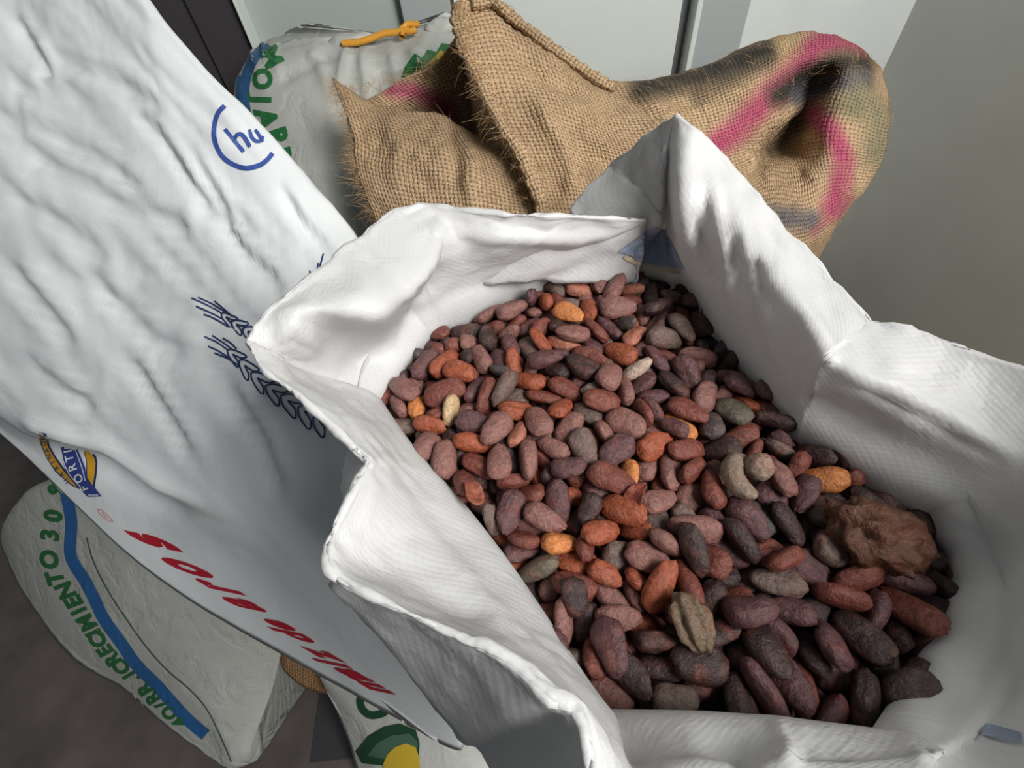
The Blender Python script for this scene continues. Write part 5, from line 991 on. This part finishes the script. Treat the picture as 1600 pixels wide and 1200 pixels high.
o_in = sheet('mouth_lining', [
 [(548,165,.00072),(575,185,.00073),(600,230,.00076),(620,290,.00078)],
 [(590,148,.00072),(610,165,.00073),(640,200,.00078),(660,290,.00080)],
 [(630,122,.00072),(648,145,.00074),(685,190,.00080),(700,290,.00082)],
 [(685,95,.00071),(700,125,.00075),(722,190,.00084),(735,290,.00084)],
 [(715,50,.00070),(745,110,.00076),(765,190,.00084),(775,290,.00084)],
 [(748,6,.00070),(782,95,.00071),(800,180,.00072),(815,290,.00072)]])
FLAP_DYE = [([(600,140),(640,150)], 8, PK, .4)]
o_fl = sheet('mouth_flap', [
 [(520,128,.00069),(536,165,.00068),(553,215,.00067),(558,262,.00066),(585,335,.00066),(610,430,.00068)],
 [(575,160,.00069),(592,195,.00067),(602,235,.00066),(600,275,.00065),(622,345,.00065),(640,430,.00067)],
 [(628,172,.00068),(645,205,.00066),(655,245,.00064),(660,285,.00064),(672,350,.00064),(690,430,.00066)],
 [(685,182,.00068),(700,212,.00065),(710,250,.00063),(716,290,.00063),(725,350,.00063),(740,430,.00065)],
 [(735,208,.00067),(755,238,.00064),(768,268,.00063),(775,300,.00063),(782,355,.00063),(790,430,.00065)],
 [(790,228,.00066),(808,258,.00064),(820,285,.00063),(830,315,.00063),(838,360,.00063),(845,430,.00065)]], 9, 9, .0024, .005, [([(700,190),(715,240),(712,300)], .006, 9), ([(600,180),(625,230),(620,300)], -.004, 12), ([(740,240),(735,300),(745,345)], -.006, 10)])
# thick rolled seams at the mouth
def seam(name, pts, r, amp=.25):
    P = cr(np.array([T(*p) for p in pts]), 10); rows = []
    d = np.gradient(P, axis=0); d /= np.linalg.norm(d, axis=1, keepdims=True); a = np.cross(d, [0.2, .3, .9]); a /= np.linalg.norm(a, axis=1, keepdims=True); b = np.cross(d, a)
    for i_ in range(16):
        an = 2 * math.pi * i_ / 16
        rows.append([P[j] + (math.cos(an) * a[j] + math.sin(an) * b[j] * .7) * r * (1 + amp * noise.noise(Vector(P[j]) * 60 + Vector((an, 0, 0))) + .18 * math.sin(j * 1.6 + 2 * an)) for j in range(len(P))])
    me = grid_mesh(name, np.array(rows), True, cap=True); dye_paint(me, []); return link(name, me, M['burlap'], bur)
seam('rolled_seam', [(722,8,.00064),(718,40,.00063),(732,85,.00062),(752,125,.00061),(768,165,.0006),(790,205,.0006),(818,245,.0006),(840,300,.0006),(852,350,.00061)], .0085)
seam('rolled_seam', [(735,8,.00065),(770,4,.00066),(800,28,.00066),(835,55,.00066),(880,88,.00066),(930,122,.00066),(960,140,.00066)], .0075)
rng = random.Random(11)
def strands(objs, n, lo, hi, droop=.4):
    out = []
    tri = []
    for o in objs:
        for p in o.data.polygons: tri.append((o, p.index))
    for _ in range(n):
        o, pi = rng.choice(tri); p = o.data.polygons[pi]; mw = Matrix.Translation(o.parent.location) @ o.matrix_parent_inverse
        c = mw @ p.center; nn = Vector(p.normal)
        if nn.dot(Vector(CAM) - c) < 0: nn = -nn
        t = Vector((rng.gauss(0, 1), rng.gauss(0, 1), rng.gauss(0, 1))); t = (t - nn * t.dot(nn)).normalized(); L = rng.uniform(lo, hi); k1 = rng.uniform(.2, .9); cu = rng.uniform(-1, 1); sd_ = t.cross(nn)
        pts = []
        for j in range(7):
            s = j / 6; pts.append(c + t * L * s + nn * L * k1 * s * (1 - s * .55) + sd_ * cu * L * .5 * s * s - Vector((0, 0, droop * L * s * s * .3)))
        out.append(pts)
    return out
def edge_strands(line, n, lo, hi):
    P = cr(np.array([T(*p) for p in line]), 8); out = []
    for _ in range(n):
        c = Vector(P[rng.randrange(len(P))]) + Vector([rng.gauss(0, .003) for _ in range(3)]); d = Vector((rng.gauss(-.5, .5), rng.gauss(-.4, .5), rng.gauss(.1, .6))).normalized(); L = rng.uniform(lo, hi); sd_ = Vector([rng.gauss(0, 1) for _ in range(3)])
        out.append([c + d * L * (j / 6) + sd_ * L * .3 * (j / 6) ** 2 for j in range(7)])
    return out
fray = edge_strands([(522,130,.00069),(540,170,.00068),(556,225,.00067),(560,262,.00066),(585,335,.00066)], 420, .006, .022) + edge_strands([(725,10,.00063),(735,80,.00061),(765,160,.0006),(815,240,.0006),(850,330,.00061)], 380, .006, .02) + edge_strands([(545,140,.0007),(630,122,.0007),(690,92,.0007)], 160, .006, .016) + edge_strands([(1385,170,.00075),(1360,250,.00072),(1300,352,.00073),(1250,378,.0007)], 160, .008, .024)
fib = tubes('loose_fibres', fray + strands([bo], 1500, .008, .024) + strands([o_fl, o_in], 700, .008, .026), .00022, M['fibre'], bur); fib['kind'] = 'stuff'
